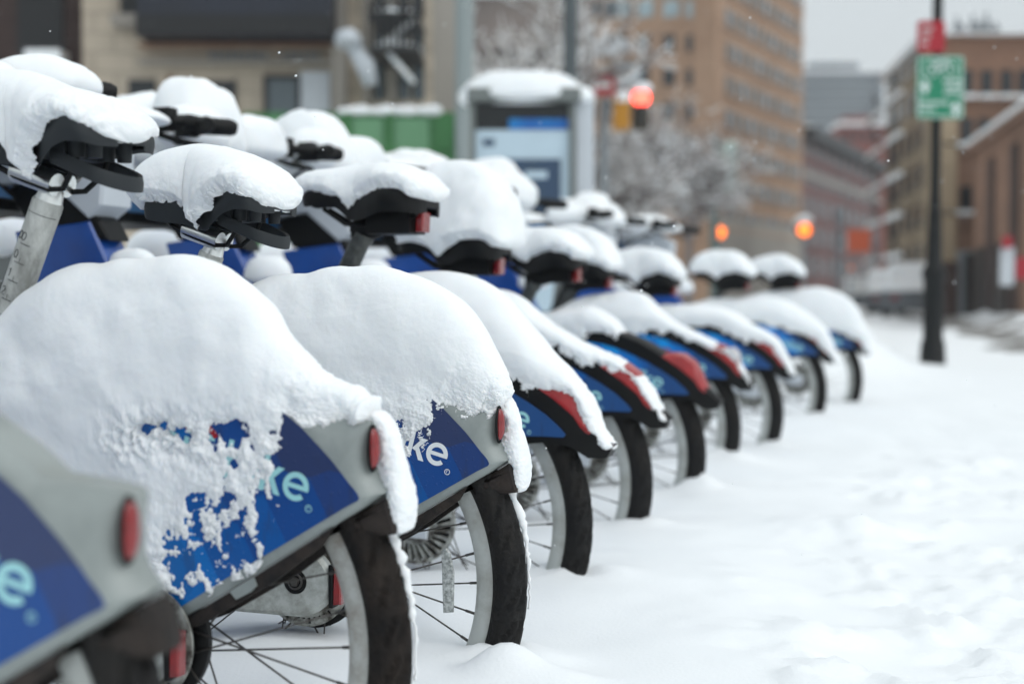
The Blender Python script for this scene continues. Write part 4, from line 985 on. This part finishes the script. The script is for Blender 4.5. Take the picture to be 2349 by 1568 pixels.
q = B(); q.box((kx(1168), -.028, zz(298, YK)), (kx(1302), -.021, zz(274, YK))); q.build('blue_strip', KC, hd)
q = B(); q.box((kx(1091), -.02, .3), (kx(1305), -.001, zz(299, YK))); pn = q.build('front_panel', KW, ki)
q = B(); q.box((kx(1108), -.03, zz(640, YK)), (kx(1286), -.021, zz(366, YK))); q.build('screen', KB, pn)
q = B(); q.box((kx(1205), -.034, zz(410, YK)), (kx(1255), -.0305, zz(394, YK))); q.build('screen_text', KW, pn)
q = B(); q.box((kx(1108), -.026, zz(336, YK)), (kx(1135), -.021, zz(320, YK))); q.build('printed_mark', KB, pn)
tag(ki, 'grey ticket kiosk with black header, blue strip and navy screen', 'kiosk')
sb = B(); dome(sb, (px(1200, 214, YK).x, YK+.2, zz(218, YK)), .43, .36, .19, 71, .05); dome(sb, (px(1335, 214, YK).x, YK+.22, zz(226, YK)), .10, .28, .10, 73, .15)
tag(sb.build('snow_slab', SNOW, None, smooth=True), 'thick slab of snow on top of the ticket kiosk', 'snow')

# bare trees with snow on the limbs
def tree(x, Y, h, spread, seed, label, snow=.5, r0=.12, lean=0, lv=5, kids=4):
    rnd = random.Random(seed); root = empty('bare_tree', (x, Y, 0)); tr = B(); br = B(); sn = B()
    tr.tube([(0, 0, 0), (lean*.3, 0, h*.2), (lean*.6, 0, h*.38)], [r0, r0*.85, r0*.7], 10)
    def grow(p, d, L, r, lev):
        pts = [p]; q = p
        for k in range(3): d = (d+Vector((rnd.uniform(-.25, .25), rnd.uniform(-.25, .25), rnd.uniform(-.05, .2)))).normalized(); q = q+d*L/3; pts.append(q)
        br.tube(pts, [r, r*.85, r*.7, r*.5], 5 if lev > 2 else 4, cap=False)
        if rnd.random() < snow: off = Vector((0, 0, r*.8)); sn.tube([v+off for v in pts], [max(r*.9, .008)]*4, 4)
        if lev == 0: return
        for k in range(kids if lev > 1 else kids+1):
            t = pts[1+rnd.randrange(3)]; dd = (d*.6+Vector((rnd.gauss(0, 1), rnd.gauss(0, 1), rnd.gauss(.15, .6)))*spread).normalized()
            grow(t, dd, L*rnd.uniform(.55, .8), r*.55, lev-1)
    top = Vector((lean*.6, 0, h*.38))
    for k in range(4): grow(top, Vector((rnd.uniform(-.7, .7), rnd.uniform(-.7, .7), 1)).normalized(), h*.24, r0*.55, lv)
    tr.build('trunk', BARK, root, smooth=True); br.build('crown', BARK, root); o_ = sn.build('branch_snow', SNOW, root); o_['kind'] = 'stuff'
    return tag(root, label, 'tree', 'bare street trees with snow')
tree(px(1140, 687, 17).x, 17, 5.2, .55, 4, 'bare brown tree laden with snow behind the ticket kiosk', .3, .12, kids=3)
tree(px(1225, 687, 21).x, 21, 6.0, .5, 9, 'second bare tree behind the kiosk, beside the dark street pole', .3, .12, kids=3)
tree(px(1470, 687, 24).x, 24, 4.6, 1.0, 14, 'low snowy tree below the red traffic light', .2, .11)
tree(px(1580, 687, 29).x, 29, 4.9, 1.0, 21, 'low snowy tree in front of the tan brick tower', .2, .11)
tree(px(1400, 687, 22).x, 22, 3.9, 1.0, 27, 'snowy tree right beside the kiosk side column', .2, .10)
# brownish building behind those trees
b3 = empty('backdrop_building', (0, 0, 0)); fr = facade(b3, G(1040, 40), G(1360, 40), 0, 22, 8, wallmat('grey_brown_brick', '928781', '7f7570'))
windows(b3, fr, [sx_(fr, x) for x in (1100, 1160, 1220, 1280)], [3, 6.2, 9.4], .8, 1.5, GLASSD)
tag(b3, 'grey brown building behind the snowy trees', 'building')

# tan brick tower
b4 = empty('brick_tower', (0, 0, 0)); YT = 60
c0 = G(1300, 64); c1 = G(1645, YT); dirr = Vector((math.sin(R_(27)), math.cos(R_(27))))
xr = None
# find the far corner of the receding face where it meets the view line at x = 1838
k = (1838-1174.5)/CF; L = (k*c1[1]-c1[0])/(dirr.x-k*dirr.y); c2 = (c1[0]+dirr.x*L, c1[1]+dirr.y*L)
bb = B(); P = [c0, c1, c2, (c2[0]-30, c2[1]+14), (c0[0]-5, c0[1]+30)]
bb.add([(p[0], p[1], z) for z in (0, 34) for p in P], [(i, (i+1) % 5, 5+(i+1) % 5, 5+i) for i in range(5)]+[(5, 6, 7, 8, 9)])
bb.build('wall', BRICK, b4)
A = Vector(c0); t = (Vector(c1)-A); Ln1 = t.length; t.normalize(); frL = (A, t, Vector((-t.y, t.x)) if t.x > 0 else Vector((t.y, -t.x)))
def sL(x):   # along the left face to where it is seen at x
    k = (x-1174.5)/CF; return (k*A.y-A.x)/(t.x-k*t.y)
rows_y = [-58, 22, 100, 178, 256, 334, 412]
for ri, y in enumerate(rows_y):
    for x in (1342, 1382, 1412, 1462, 1520, 1572):
        s = sL(x); dpt = (A+t*s).y; wv = .55 if ri > 1 else .75
        panel(b4, frL, s, s+wv, zz(y+20, dpt), zz(y-18, dpt), -.05, .3, (GLASSL if ri <= 1 else GLASSD) if x > 1400 or ri > 1 else GLASS, 'window')
panel(b4, frL, sL(1373), sL(1445), zz(122, 62), zz(92, 62), -.6, -.06, SHROUD, 'hanging_banner')
A2 = Vector(c1); t2 = dirr; frR = (A2, t2, Vector((-t2.y, t2.x)))
nfl = 9; fh = (zz(-60, YT)-zz(560, YT))/8.5
for fl_ in range(9):
    z = zz(520, YT)+fl_*1.42
    if z > 33: break
    for k in range(11): s0_ = L*(.07+k*.083); wv = L*.055; panel(b4, frR, s0_, s0_+wv, z, z+.78, -.05, .3, TWG if (k+fl_) % 3 else GLASS, 'window')
    panel(b4, frR, L*.05, L*.99, z-.12, z-.02, -.14, -.001, BRICK, 'sill_course')
panel(b4, frR, -.1, L+.05, 0, zz(500, YT), -.12, -.002, PALE, 'stone_base')
panel(b4, frL, Ln1-1.1, Ln1+.0, zz(500, YT), 33.5, -.15, -.002, BRICK, 'corner_pier')
tag(b4, 'tall tan brick tower block with rows of small windows', 'building')

# dark red brick block with snowy cornice
b5 = empty('red_brick_block', (0, 0, 0)); a5 = Vector(G(1836, 82)); dr5 = Vector((math.sin(R_(24)), math.cos(R_(24)))); k = (2016-1174.5)/CF; L5 = (k*a5.y-a5.x)/(dr5.x-k*dr5.y)
fr = facade(b5, a5, a5+dr5*L5, 0, zz(292, 82), 12, BRICKR); fr = (a5, dr5, Vector((-dr5.y, dr5.x)))
b5.children
for fl_ in range(5):
    for k in range(9): s0_ = L5*(.04+k*.105); panel(b5, fr, s0_, s0_+L5*.05, 2.2+fl_*1.75, 3.3+fl_*1.75, -.06, .2, GLASSD, 'window')
panel(b5, fr, -.2, L5+.2, zz(296, 82)-.5, zz(292, 82)-.02, -.9, -.001, IRON, 'cornice'); panel(b5, fr, -.2, L5+.2, zz(292, 82), zz(292, 82)+.12, -.6, .5, SNOW, 'roof_snow')
panel(b5, fr, 0, L5, zz(395, 82)-.15, zz(395, 82)+.1, -.2, -.001, PALE, 'string_course')
tag(b5, 'dark red brick block with snowy cornice down the street', 'building')
b6 = empty('grey_office', (0, 0, 0)); fr = facade(b6, G(1836, 130), G(2022, 130), 0, zz(168, 130), 20, GREYW)
panel(b6, fr, 1, 5.4, zz(168, 130), zz(140, 130), 1, 8, GREYW, 'plant_room'); panel(b6, fr, -.1, 7.5, zz(168, 130)+.01, zz(162, 130), -.3, 4, SNOW, 'roof_snow'); panel(b6, fr, 1, 5.4, zz(140, 130)+.01, zz(134, 130), .9, 8, SNOW, 'plant_room_snow')
for k in range(5): panel(b6, fr, .2, 7, zz(190+k*22, 130)-.25, zz(190+k*22, 130), -.05, .2, GLASS, 'window')
tag(b6, 'pale grey office block with snowy roof in the far distance', 'building')
b7 = empty('small_red_building', (0, 0, 0)); fr = facade(b7, G(1925, 112), G(2035, 112), 0, zz(290, 112), 8, REDB); panel(b7, fr, -.2, 3.9, zz(290, 112)+.01, zz(280, 112), -.4, 3, SNOW, 'roof_snow'); panel(b7, fr, .6, 3.2, zz(276, 112), zz(262, 112), 1, 5, REDB, 'penthouse')
for k in range(4): panel(b7, fr, .3+k*.8, .7+k*.8, zz(325, 112), zz(305, 112), -.05, .2, GLASSD, 'window')
tag(b7, 'small red brick building with snowy roof behind the dark red block', 'building')
# buildings on the right side of the street
def recede(name, x0, Y0, x1, Y1, ytop, m, depth, label):
    r = empty(name, (0, 0, 0)); A = Vector(G(x0, Y0)); Bq = Vector(G(x1, Y1)); t = (Bq-A).normalized(); n = Vector((t.y, -t.x))
    if n.x < 0: n = -n
    b = B(); P = [A, Bq, Bq+n*depth, A+n*depth]; z1 = zz(ytop, Y0)
    b.add([(p.x, p.y, z) for z in (0, z1) for p in P], [(0, 1, 5, 4), (1, 2, 6, 5), (2, 3, 7, 6), (3, 0, 4, 7), (4, 5, 6, 7)]); b.build('wall', m, r)
    tag(r, label, 'building'); return r, (A, t, n), (Bq-A).length, z1
r8, fr, L8, z8 = recede('tan_building', 2122, 52, 2030, 62, 95, TAN, 10, 'narrow tan building with snowy fire escapes on the right side of the street')
for fl_ in range(6):
    for k in range(5): panel(r8, fr, L8*(.05+k*.19), L8*(.05+k*.19)+.9, 1.9+fl_*1.5, 2.8+fl_*1.5, -.05, .2, GLASSD, 'window')
panel(r8, fr, -.1, L8+.1, z8+.01, z8+.25, -.3, .4, SNOW, 'roof_snow')
fe2 = empty('fire_escape', (0, 0, 0)); bb = B(); sn = B()
for fl_ in range(5):
    z = 2.3+fl_*1.5; p = fr[0]+fr[1]*6; p2 = fr[0]+fr[1]*16
    for kk in range(2):
        s0_ = 1+kk*5.5; pa = fr[0]+fr[1]*s0_; pb = fr[0]+fr[1]*(s0_+3.6)
        for zq, rr in ((z, .05), (z+.7, .03)): bb.tube([(pa.x-.8, pa.y, zq), (pb.x-.8, pb.y, zq)], rr, 5)
        bb.tube([(pa.x-.8, pa.y, z), (pb.x-.6, pb.y, z+1.4)], .06, 5); sn.tube([(pa.x-.8, pa.y, z+.12), (pb.x-.8, pb.y, z+.12)], .13, 6)
bb.tube([(fr[0]+fr[1]*1).to_3d()+Vector((-.8, 0, 2.3)), (fr[0]+fr[1]*10).to_3d()+Vector((-.8, 0, 2.3))], .03, 5); bb.build('railings', IRON, fe2); o_ = sn.build('lying_snow', SNOW, fe2); o_['kind'] = 'stuff'; tag(fe2, 'iron fire escape stacked up the tan building on the right', 'fire escape')
r9 = empty('brown_building', (0, 0, 0)); Y9 = 34
fr = facade(r9, G(2150, Y9), G(2700, Y9), 0, zz(84, Y9), 10, BRICKO, skew=3.4)
panel(r9, fr, -.15, 6, zz(84, Y9)+.01, zz(79, Y9), -.3, .5, SNOW, 'roof_snow'); panel(r9, fr, sx_(fr, 2150), sx_(fr, 2185), .2, zz(140, Y9), -.25, -.001, TAN, 'pilaster')
for x, y in ((2238, 455), (2160, 455), (2160, 300), (2240, 300), (2160, 190), (2290, 190), (2330, 190), (2200, 190), (2245, 190), (2200, 300), (2200, 455)): 
    w_ = panel(r9, fr, sx_(fr, x), sx_(fr, x+26), zz(y+28, Y9), zz(y-28, Y9), -.04, .3, GLASSD, 'window'); panel(w_, fr, sx_(fr, x-6), sx_(fr, x+32), zz(y+38, Y9), zz(y+29, Y9), -.25, -.05, SNOW, 'snowy_sill')
panel(r9, fr, -.1, 6, .1, zz(575, Y9), -.2, -.002, GREYW, 'shop_front'); panel(r9, fr, sx_(fr, 2206), sx_(fr, 2288), .1, zz(582, Y9), -.26, -.201, BLACKM, 'shop_door'); panel(r9, fr, sx_(fr, 2140), sx_(fr, 2190), .1, zz(600, Y9), -.26, -.201, DBROWN, 'shop_window')
tag(r9, 'orange brown brick building behind the green sign, at the right edge', 'building')
r10 = empty('corner_annex', (0, 0, 0)); A = Vector(G(2232, 33)); Bq = Vector(G(2420, 24)); t = (Bq-A).normalized(); n = Vector((-t.y, t.x)); n = n if n.x > 0 else -n
bb = B(); P = [A, Bq, Bq+n*5, A+n*5]; zt = zz(338, 33)
bb.add([(p.x, p.y, z) for z in (0, zt) for p in P], [(0, 1, 5, 4), (1, 2, 6, 5), (2, 3, 7, 6), (3, 0, 4, 7), (4, 5, 6, 7)]); bb.build('wall', BRICKO, r10)
fr = (A, t, n); LL = (Bq-A).length; panel(r10, fr, -.1, LL, zt, zt+.10, -.22, .5, SNOW, 'cornice_snow'); panel(r10, fr, -.1, LL, zt-.15, zt-.005, -.18, -.001, BRICKO, 'cornice')
for s_ in (2.2, 5, 7.6): panel(r10, fr, s_, s_+.7, .4, zt-.5, -.06, .1, DBROWN, 'pilaster')
panel(r10, fr, .4, 1.9, .2, 1.9, -.05, .1, BLACKM, 'doorway'); panel(r10, fr, 3, 4.6, .3, 1.9, -.05, .1, BLACKM, 'doorway')
tag(r10, 'brick annex with snowy cornice and dark doorways at the right edge', 'building')
rt = B()
for x, h in ((2195, .7), (2205, .45), (2232, .8), (2246, .5), (2262, .9), (2283, .5)): p = px(x, 78, Y9+2); rt.tube([(p.x, p.y, p.z), (p.x, p.y, p.z+h*.6)], .04, 6); rt.box((p.x-.07, p.y-.1, p.z), (p.x+.07, p.y+.1, p.z+h*.35))
tag(rt.build('roof_antennas', GREYW, None), 'grey antennas and vents on the roof at upper right', 'antennas')

# ------------------------------------------------------------ street furniture
BLKPOLE = mat('black_pole_paint', '0a0e10', .55, var=.3, vscale=5, spec=.3)
SIGNG = mat('green_sign_face', '0c7c5a', .4, var=.04); SIGNR = mat('red_sign_face', 'a01426', .4, var=.05); SIGNW = mat('white_sign_mark', 'cfdbd8', .5, var=.05)
YP = 11.4; bx = px(2140, 687, YP).x
po = empty('sign_pole', (bx, YP, .1), 0); q = B(); q.lathe([(0, 0), (.16, 0), (.16, .05), (.105, .12), (.095, .30), (.080, .32), (.080, .80), (.092, .82), (.092, .88), (.064, .92), (.054, 1.3), (.042, 1.5), (.038, 3.9), (0, 3.9)], (0, 0, 0), 24, 'z')
q.build('post', BLKPOLE, po, smooth=True, auto=True); q = B(); q.tube([(0, 0, 3.33), (0, 0, 3.42)], .05, 12); q.tube([(0, 0, 3.62), (0, 0, 3.68)], .045, 12); q.build('collar', BLKPOLE, po, smooth=True)
po.rotation_euler = (0, R_(.35), 0); tag(po, 'black street pole standing in the snow on the right', 'pole')
def sign(name, x0, y0, x1, y1, Y, m, label, cat='sign', draw=None, back=.004):
    a, c = px(x0, y0, Y), px(x1, y1, Y); r = empty(name, ((a.x+c.x)/2, Y, (a.z+c.z)/2)); W, H = (c.x-a.x)/2, (a.z-c.z)/2
    q = B(); pl = []
    for sx, sz, a0 in ((1, 1, 0), (-1, 1, 90), (-1, -1, 180), (1, -1, 270)):
        for k in range(5): t = R_(a0+k*22.5); pl.append((sx*(W-.03)+.03*math.cos(t), sz*(H-.03)+.03*math.sin(t)))
    q.prism(pl, 0, back, .0005); q.build('plate', m, r)
    if draw: draw(r, W, H)
    return tag(r, label, cat)
def green_draw(r, W, H):
    q = B(); bw = .010
    for (x0, z0, x1, z1) in ((-W+.012, H-.022, W-.012, H-.012), (-W+.012, -H+.012, W-.012, -H+.022), (-W+.012, -H+.022, -W+.022, H-.022), (W-.022, -H+.022, W-.012, H-.022)): q.box((x0, -.0015, z0), (x1, -.0002, z1))
    q.build('border', SIGNW, r)
    q = B()   # bicycle symbol
    for cx_ in (-.075, .075): q.tube([(cx_+.05*math.cos(t), -.003, H-.115+.05*math.sin(t)) for t in np.linspace(0, 2*math.pi, 22)], .006, 5, cap=False)
    for a, c in (((-.075, -.115), (-.03, -.045)), ((-.03, -.045), (.05, -.045)), ((.05, -.045), (.075, -.115)), ((.05, -.045), (0, -.115)), ((0, -.115), (-.075, -.115)), ((-.03, -.045), (0, -.115)), ((.05, -.045), (.04, -.025)), ((-.04, -.028), (-.02, -.028))): q.tube([(a[0], -.003, H+a[1]), (c[0], -.003, H+c[1])], .006, 5)
    q.build('bicycle_symbol', SIGNW, r)
    for x0, x1, z in ((.02, .16, .035), (.04, .15, -.01), (.03, .16, -.055), (-.17, .05, -.135), (-.17, -.05, -.185)):
        q = B(); x = x0
        while x < x1: q.box((x, -.0035, z), (x+.014, -.0005, z+.027)); x += .022
        q.build('text_line', SIGNW, r)
    for cx_, cz_, d in ((-.12, .0, 1), (.12, -.17, -1)):
        q = B(); q.add([(cx_-.045, -.003, cz_+.0), (cx_, -.003, cz_+.06), (cx_+.045, -.003, cz_+.0), (cx_+.018, -.003, cz_+.0), (cx_+.018, -.003, cz_-.05), (cx_-.018, -.003, cz_-.05), (cx_-.018, -.003, cz_)], [(0, 1, 2, 3, 6), (3, 4, 5, 6)])
        q.build('arrow', SIGNW, r)
sign('bike_route_sign', 2103, 128, 2211, 273, YP-.09, SIGNG, 'green bike route sign with white symbol on the black pole', draw=green_draw)
def red_draw(r, W, H):
    for k, z in enumerate((.06, .0, -.06)):
        q = B(); x = -W+.03
        while x < W-.10-.02*k: q.box((x, -.0035, z-.012), (x+.012, -.0005, z+.012)); x += .02
        q.build('text_line', SIGNW, r)
sign('parking_sign', 2104, 48, 2168, 120, YP-.09, SIGNR, 'small red parking sign above the green one', draw=red_draw)
# dark street pole behind the kiosk
q = B(); p = px(1308, 687, 11.6); q.lathe([(.10, 0), (.08, .5), (.058, 1.2), (.056, 6)], (p.x, 11.6, .1), 18, 'z'); tag(q.build('street_pole', mat('dark_grey_pole', '4b5356', .5, var=.2), None, smooth=True), 'dark grey street pole rising behind the kiosk', 'pole')
# traffic signals
YEL = mat('signal_yellow', 'c4881a', .45, var=.25, vscale=6); YS = 17.5
ts = empty('traffic_signal', (px(1440, 250, YS).x, YS, 0)); ox = ts.location.x
q = B(); p = px(1385, 0, YS).x-ox; q.lathe([(.07, 0), (.06, 1), (.05, 3.1)], (p, 0, .1), 14, 'z'); q.tube([(p, 0, 3.1), (px(1480, 0, YS).x-ox, 0, 3.6)], .04, 10); q.build('mast', GREYW, ts, smooth=True)
q = B(); a, c = px(1407, 222, YS), px(1443, 297, YS); q.box((a.x-ox, -.12, c.z), (c.x-ox, .2, a.z)); q.build('side_head', YEL, ts)
a, c = px(1452, 204, YS), px(1488, 297, YS); q = B(); q.box((a.x-ox, -.05, c.z), (c.x-ox, .2, a.z)); sh_ = q.build('signal_head', mat('signal_dark_face', '3a2e12', .5, var=.3), ts)
RED = mat('red_lamp', 'ff3020', .3, var=0, emit='ff5040', estr=5.0); AMB = mat('amber_lamp', 'ff7a20', .3, var=0, emit='ff7a28', estr=2.6); OFF = mat('unlit_lens', '20201c', .2, var=0)
for k, (yy, m) in enumerate(((226, RED), (252, OFF), (278, OFF))):
    p = px(1470, yy, YS); q = B(); q.lathe([(0, -.07), (.085, -.06), (.105, -.052)] if k == 0 else [(0, -.07), (.06, -.06), (.075, -.052)], (p.x-ox, 0, p.z), 24); q.build('red_light' if k == 0 else 'lens', m, sh_, smooth=True)
tag(ts, 'yellow traffic signal with its red light lit', 'traffic light')
q = B(); p = px(1425, 232, YS); dome(q, (p.x, YS, p.z), .14, .15, .12, 80, .15); p = px(1470, 206, YS); dome(q, (p.x, YS, p.z), .14, .15, .09, 81, .1); q.tube([px(1416, 192, YS), px(1464, 158, YS)], .06, 10)
tag(q.build('snow_pile', SNOW, None, smooth=True), 'snow on top of the yellow traffic signal and its arm', 'snow')
def oneway(r, W, H):
    q = B(); q.add([(-W*.7, -.002, -.02), (W*.3, -.002, -.02), (W*.3, -.002, -.06), (W*.75, -.002, 0), (W*.3, -.002, .06), (W*.3, -.002, .02), (-W*.7, -.002, .02)], [(0, 1, 2, 3, 4, 5, 6)]); q.build('arrow', SIGNW, r)
sign('do_not_enter_sign', 1363, 172, 1411, 220, YS-.2, SIGNR, 'square red traffic sign left of the lit signal', draw=lambda r, W, H: (B().box((-W*.6, -.004, -.03), (W*.6, -.0006, .03)).build('bar', SIGNW, r)))
sign('street_name_sign', 1414, 142, 1470, 200, YS+.5, GREYW, 'grey street name plate above the traffic signal')
# lamps and signs down the street
DIM = mat('dim_amber_lamp', 'c8602a', .3, var=0, emit='d86a30', estr=.35)
def lamp(x, y, Y, r, label, cap=True):
    p = px(x, y, Y); e = empty('warning_lamp', (p.x, Y, 0)); q = B(); q.lathe([(.06, 0), (.05, 1), (.045, p.z-r)], (0, .1, .1), 12, 'z'); q.build('post', GREYW, e, smooth=True)
    q = B(); q.lathe([(0, 0), (r*1.15, 0), (r*1.25, .12), (0, .14)], (0, 0, p.z), 24); q.build('housing', IRON, e, smooth=True)
    q = B(); q.lathe([(0, -.05), (r*.7, -.035), (r, -.004)], (0, 0, p.z), 24); q.build('lens', AMB if r > .1 else DIM, e, smooth=True)
    if cap: q = B(); dome(q, (0, .06, p.z+r*1.2), r*1.3, .2, r*1.0, int(x), .2); c = q.build('snow_pile', SNOW, None, smooth=True); c.location = (p.x, Y, 0); tag(c, 'snow on the amber lamp '+label, 'snow')
    tag(e, 'amber pedestrian lamp '+label, 'lamp', 'amber lamps by the street')
lamp(1650, 533, 36, .15, 'under the grey green pole', cap=False); lamp(1845, 527, 42, .19, 'in front of the dark red block'); lamp(1952, 615, 50, .08, 'below the orange construction sign', cap=False)
q = B(); p = px(1638, 687, 34); q.lathe([(.14, 0), (.11, 1), (.10, zz(318, 34)), (.14, zz(316, 34)), (0, zz(312, 34))], (p.x, 34, 0), 14, 'z'); tag(q.build('street_pole', mat('grey_green_pole', '5d706e', .5, var=.2), None, smooth=True), 'grey green street pole above the left amber lamp', 'pole')
sign('hanging_sign', 1652, 324, 1690, 440, 33.8, mat('pale_blue_green_sign', 'a9bcc0', .5, col2='9db8a0', vscale=1.5), 'pale vertical sign hanging beside the grey green pole')
sign('construction_sign', 1944, 526, 1998, 578, 48, mat('orange_sign', 'd0603a', .5, var=.1), 'orange construction sign down the street')
for x, y, Y, hh, lab in ((1925, 500, 44, .05, 'thin grey post left of the construction sign'), (2005, 560, 46, .04, 'thin grey post right of the construction sign')):
    q = B(); p = px(x, y, Y); q.lathe([(hh*1.6, 0), (hh*1.5, p.z), (hh*3, p.z+.05), (hh*2, p.z+.3), (0, p.z+.35)], (p.x, Y, 0), 10, 'z'); tag(q.build('thin_post', GREYW, None, smooth=True), lab, 'post')
for x, y0, y1, lab, mm in ((2310, 565, 655, 'white and red street notice by the brick annex', SHROUD), (2346, 590, 640, 'red notice at the right edge', SIGNR)):
    sign('notice', x-16, y0, x+16, y1, 22, mm, lab)
    if mm is SHROUD:
        q = B(); a = px(x-10, y0-14, 21.95); q.box((a.x, 21.9, a.z-.12), (a.x+.13, 21.98, a.z+.06)); tag(q.build('red_beacon', SIGNR, None), 'small red beacon box on top of the white notice', 'beacon')
# parked cars under snow
CARP = mat('car_dark_paint', '50565c', .35, var=.1, coat=.5); CARG = mat('car_glass', '1b2024', .1, var=.1)
def car_proto():
    r = empty('parked_car', (0, 0, 0)); q = B(); q.prism([(-2.2, .35), (-2.2, .75), (-2.05, .92), (-1.2, 1.0), (-.75, 1.42), (.75, 1.45), (1.35, 1.02), (2.1, .88), (2.22, .7), (2.2, .35)], -.85, .85, .06); q.build('body', CARP, r, smooth=True, auto=True)
    for s in (-1, 1): q = B(); q.prism([(-1.1, 1.0), (-.72, 1.36), (.70, 1.38), (1.2, 1.02)], s*.857, s*.84, .002); q.build('side_window', CARG, r)
    q = B(); q.add([(-2.215, -.6, .62), (-2.215, -.4, .62), (-2.215, -.4, .74), (-2.215, -.6, .74)], [(0, 1, 2, 3)]); q.build('tail_light', REDL, r)
    q = B(); q.add([(-2.215, .4, .62), (-2.215, .6, .62), (-2.215, .6, .74), (-2.215, .4, .74)], [(0, 1, 2, 3)]); q.build('tail_light', REDL, r)
    for sx in (-1.4, 1.4):
        for sy in (-.78, .78): q = B(); q.lathe([(.2, -.1), (.33, -.1), (.33, .1), (.2, .1)], (sx, sy, .33), 24); q.build('wheel', RUBBER, r, smooth=True, auto=True)
    return r
cp = car_proto(); cs = B()
P0 = [(-2.2, .95), (-1.2, 1.12), (-.75, 1.55), (0, 1.62), (.75, 1.57), (1.35, 1.15), (2.15, 1.0)]
carsnow = snow_ridge('s', P0, [(-2.2, .85), (-1.25, .95), (-.75, 1.38), (0, 1.42), (.75, 1.40), (1.35, 1.0), (2.15, .86)], [.86]*5, 500, nu=60, dens=16, below=.02, rag=.03, ragf=3, lump=.05, tmax=.06, endcap=.2)
for i, (x, Y, rz, lab) in enumerate(((2062, 46, 70, 'snow covered car parked down the street beyond the orange sign'), (2120, 38, 68, 'snow covered car just left of the black pole'), (1985, 62, 72, 'farthest snow covered car in the street'))):
    c = cp if i == 0 else copy_tree(cp); loc = (px(x, 687, Y).x, Y, .12); c.location = loc; c.rotation_euler = (0, 0, R_(rz)); tag(c, lab, 'car', 'parked cars under snow')
    if i == 0: s_ = carsnow.build('snow_blanket', SNOW, None, smooth=True); keep = s_
    else: s_ = keep.copy(); C.objects.link(s_)
    s_.location = loc; s_.rotation_euler = (0, 0, R_(rz)); tag(s_, 'snow blanket on the '+lab.replace('snow covered ', ''), 'snow', 'snow on the parked cars')
# falling snow: small flakes in the air
fl = B(); rnd = random.Random(99)
for k in range(620):
    Y = 2.2+rnd.random()**1.4*14; x = rnd.uniform(-.42, .42)*Y; z = CH+rnd.uniform(-.22, .30)*Y
    if z < .3: continue
    r = rnd.uniform(.0010, .0020); dx = Vector((rnd.gauss(0, 1), rnd.gauss(0, 1), rnd.gauss(0, 1))).normalized()*r*1.2
    p = Vector((x, Y, z)); fl.tube([p-dx, p-dx*.5, p+dx*.5, p+dx], [r*.2, r, r*.9, r*.2], 5)
tag(fl.build('falling_snow', SNOW, None), 'snowflakes drifting in the air', 'snow', kind='stuff')
# snowy air
hz = B(); hz.box((-70, -6, -1.0), (90, 175, 46)); ho = hz.build('haze', SNOW, None); tag(ho, kind='stuff')
hm = bpy.data.materials.new('haze_air'); hm.use_nodes = True; hn = hm.node_tree; hn.nodes.remove(hn.nodes['Principled BSDF'])
pv = hn.nodes.new('ShaderNodeVolumePrincipled'); pv.inputs['Color'].default_value = (.93, .95, .97, 1); pv.inputs['Density'].default_value = 0.0016
hn.links.new(pv.outputs[0], hn.nodes['Material Output'].inputs['Volume']); ho.data.materials[0] = hm
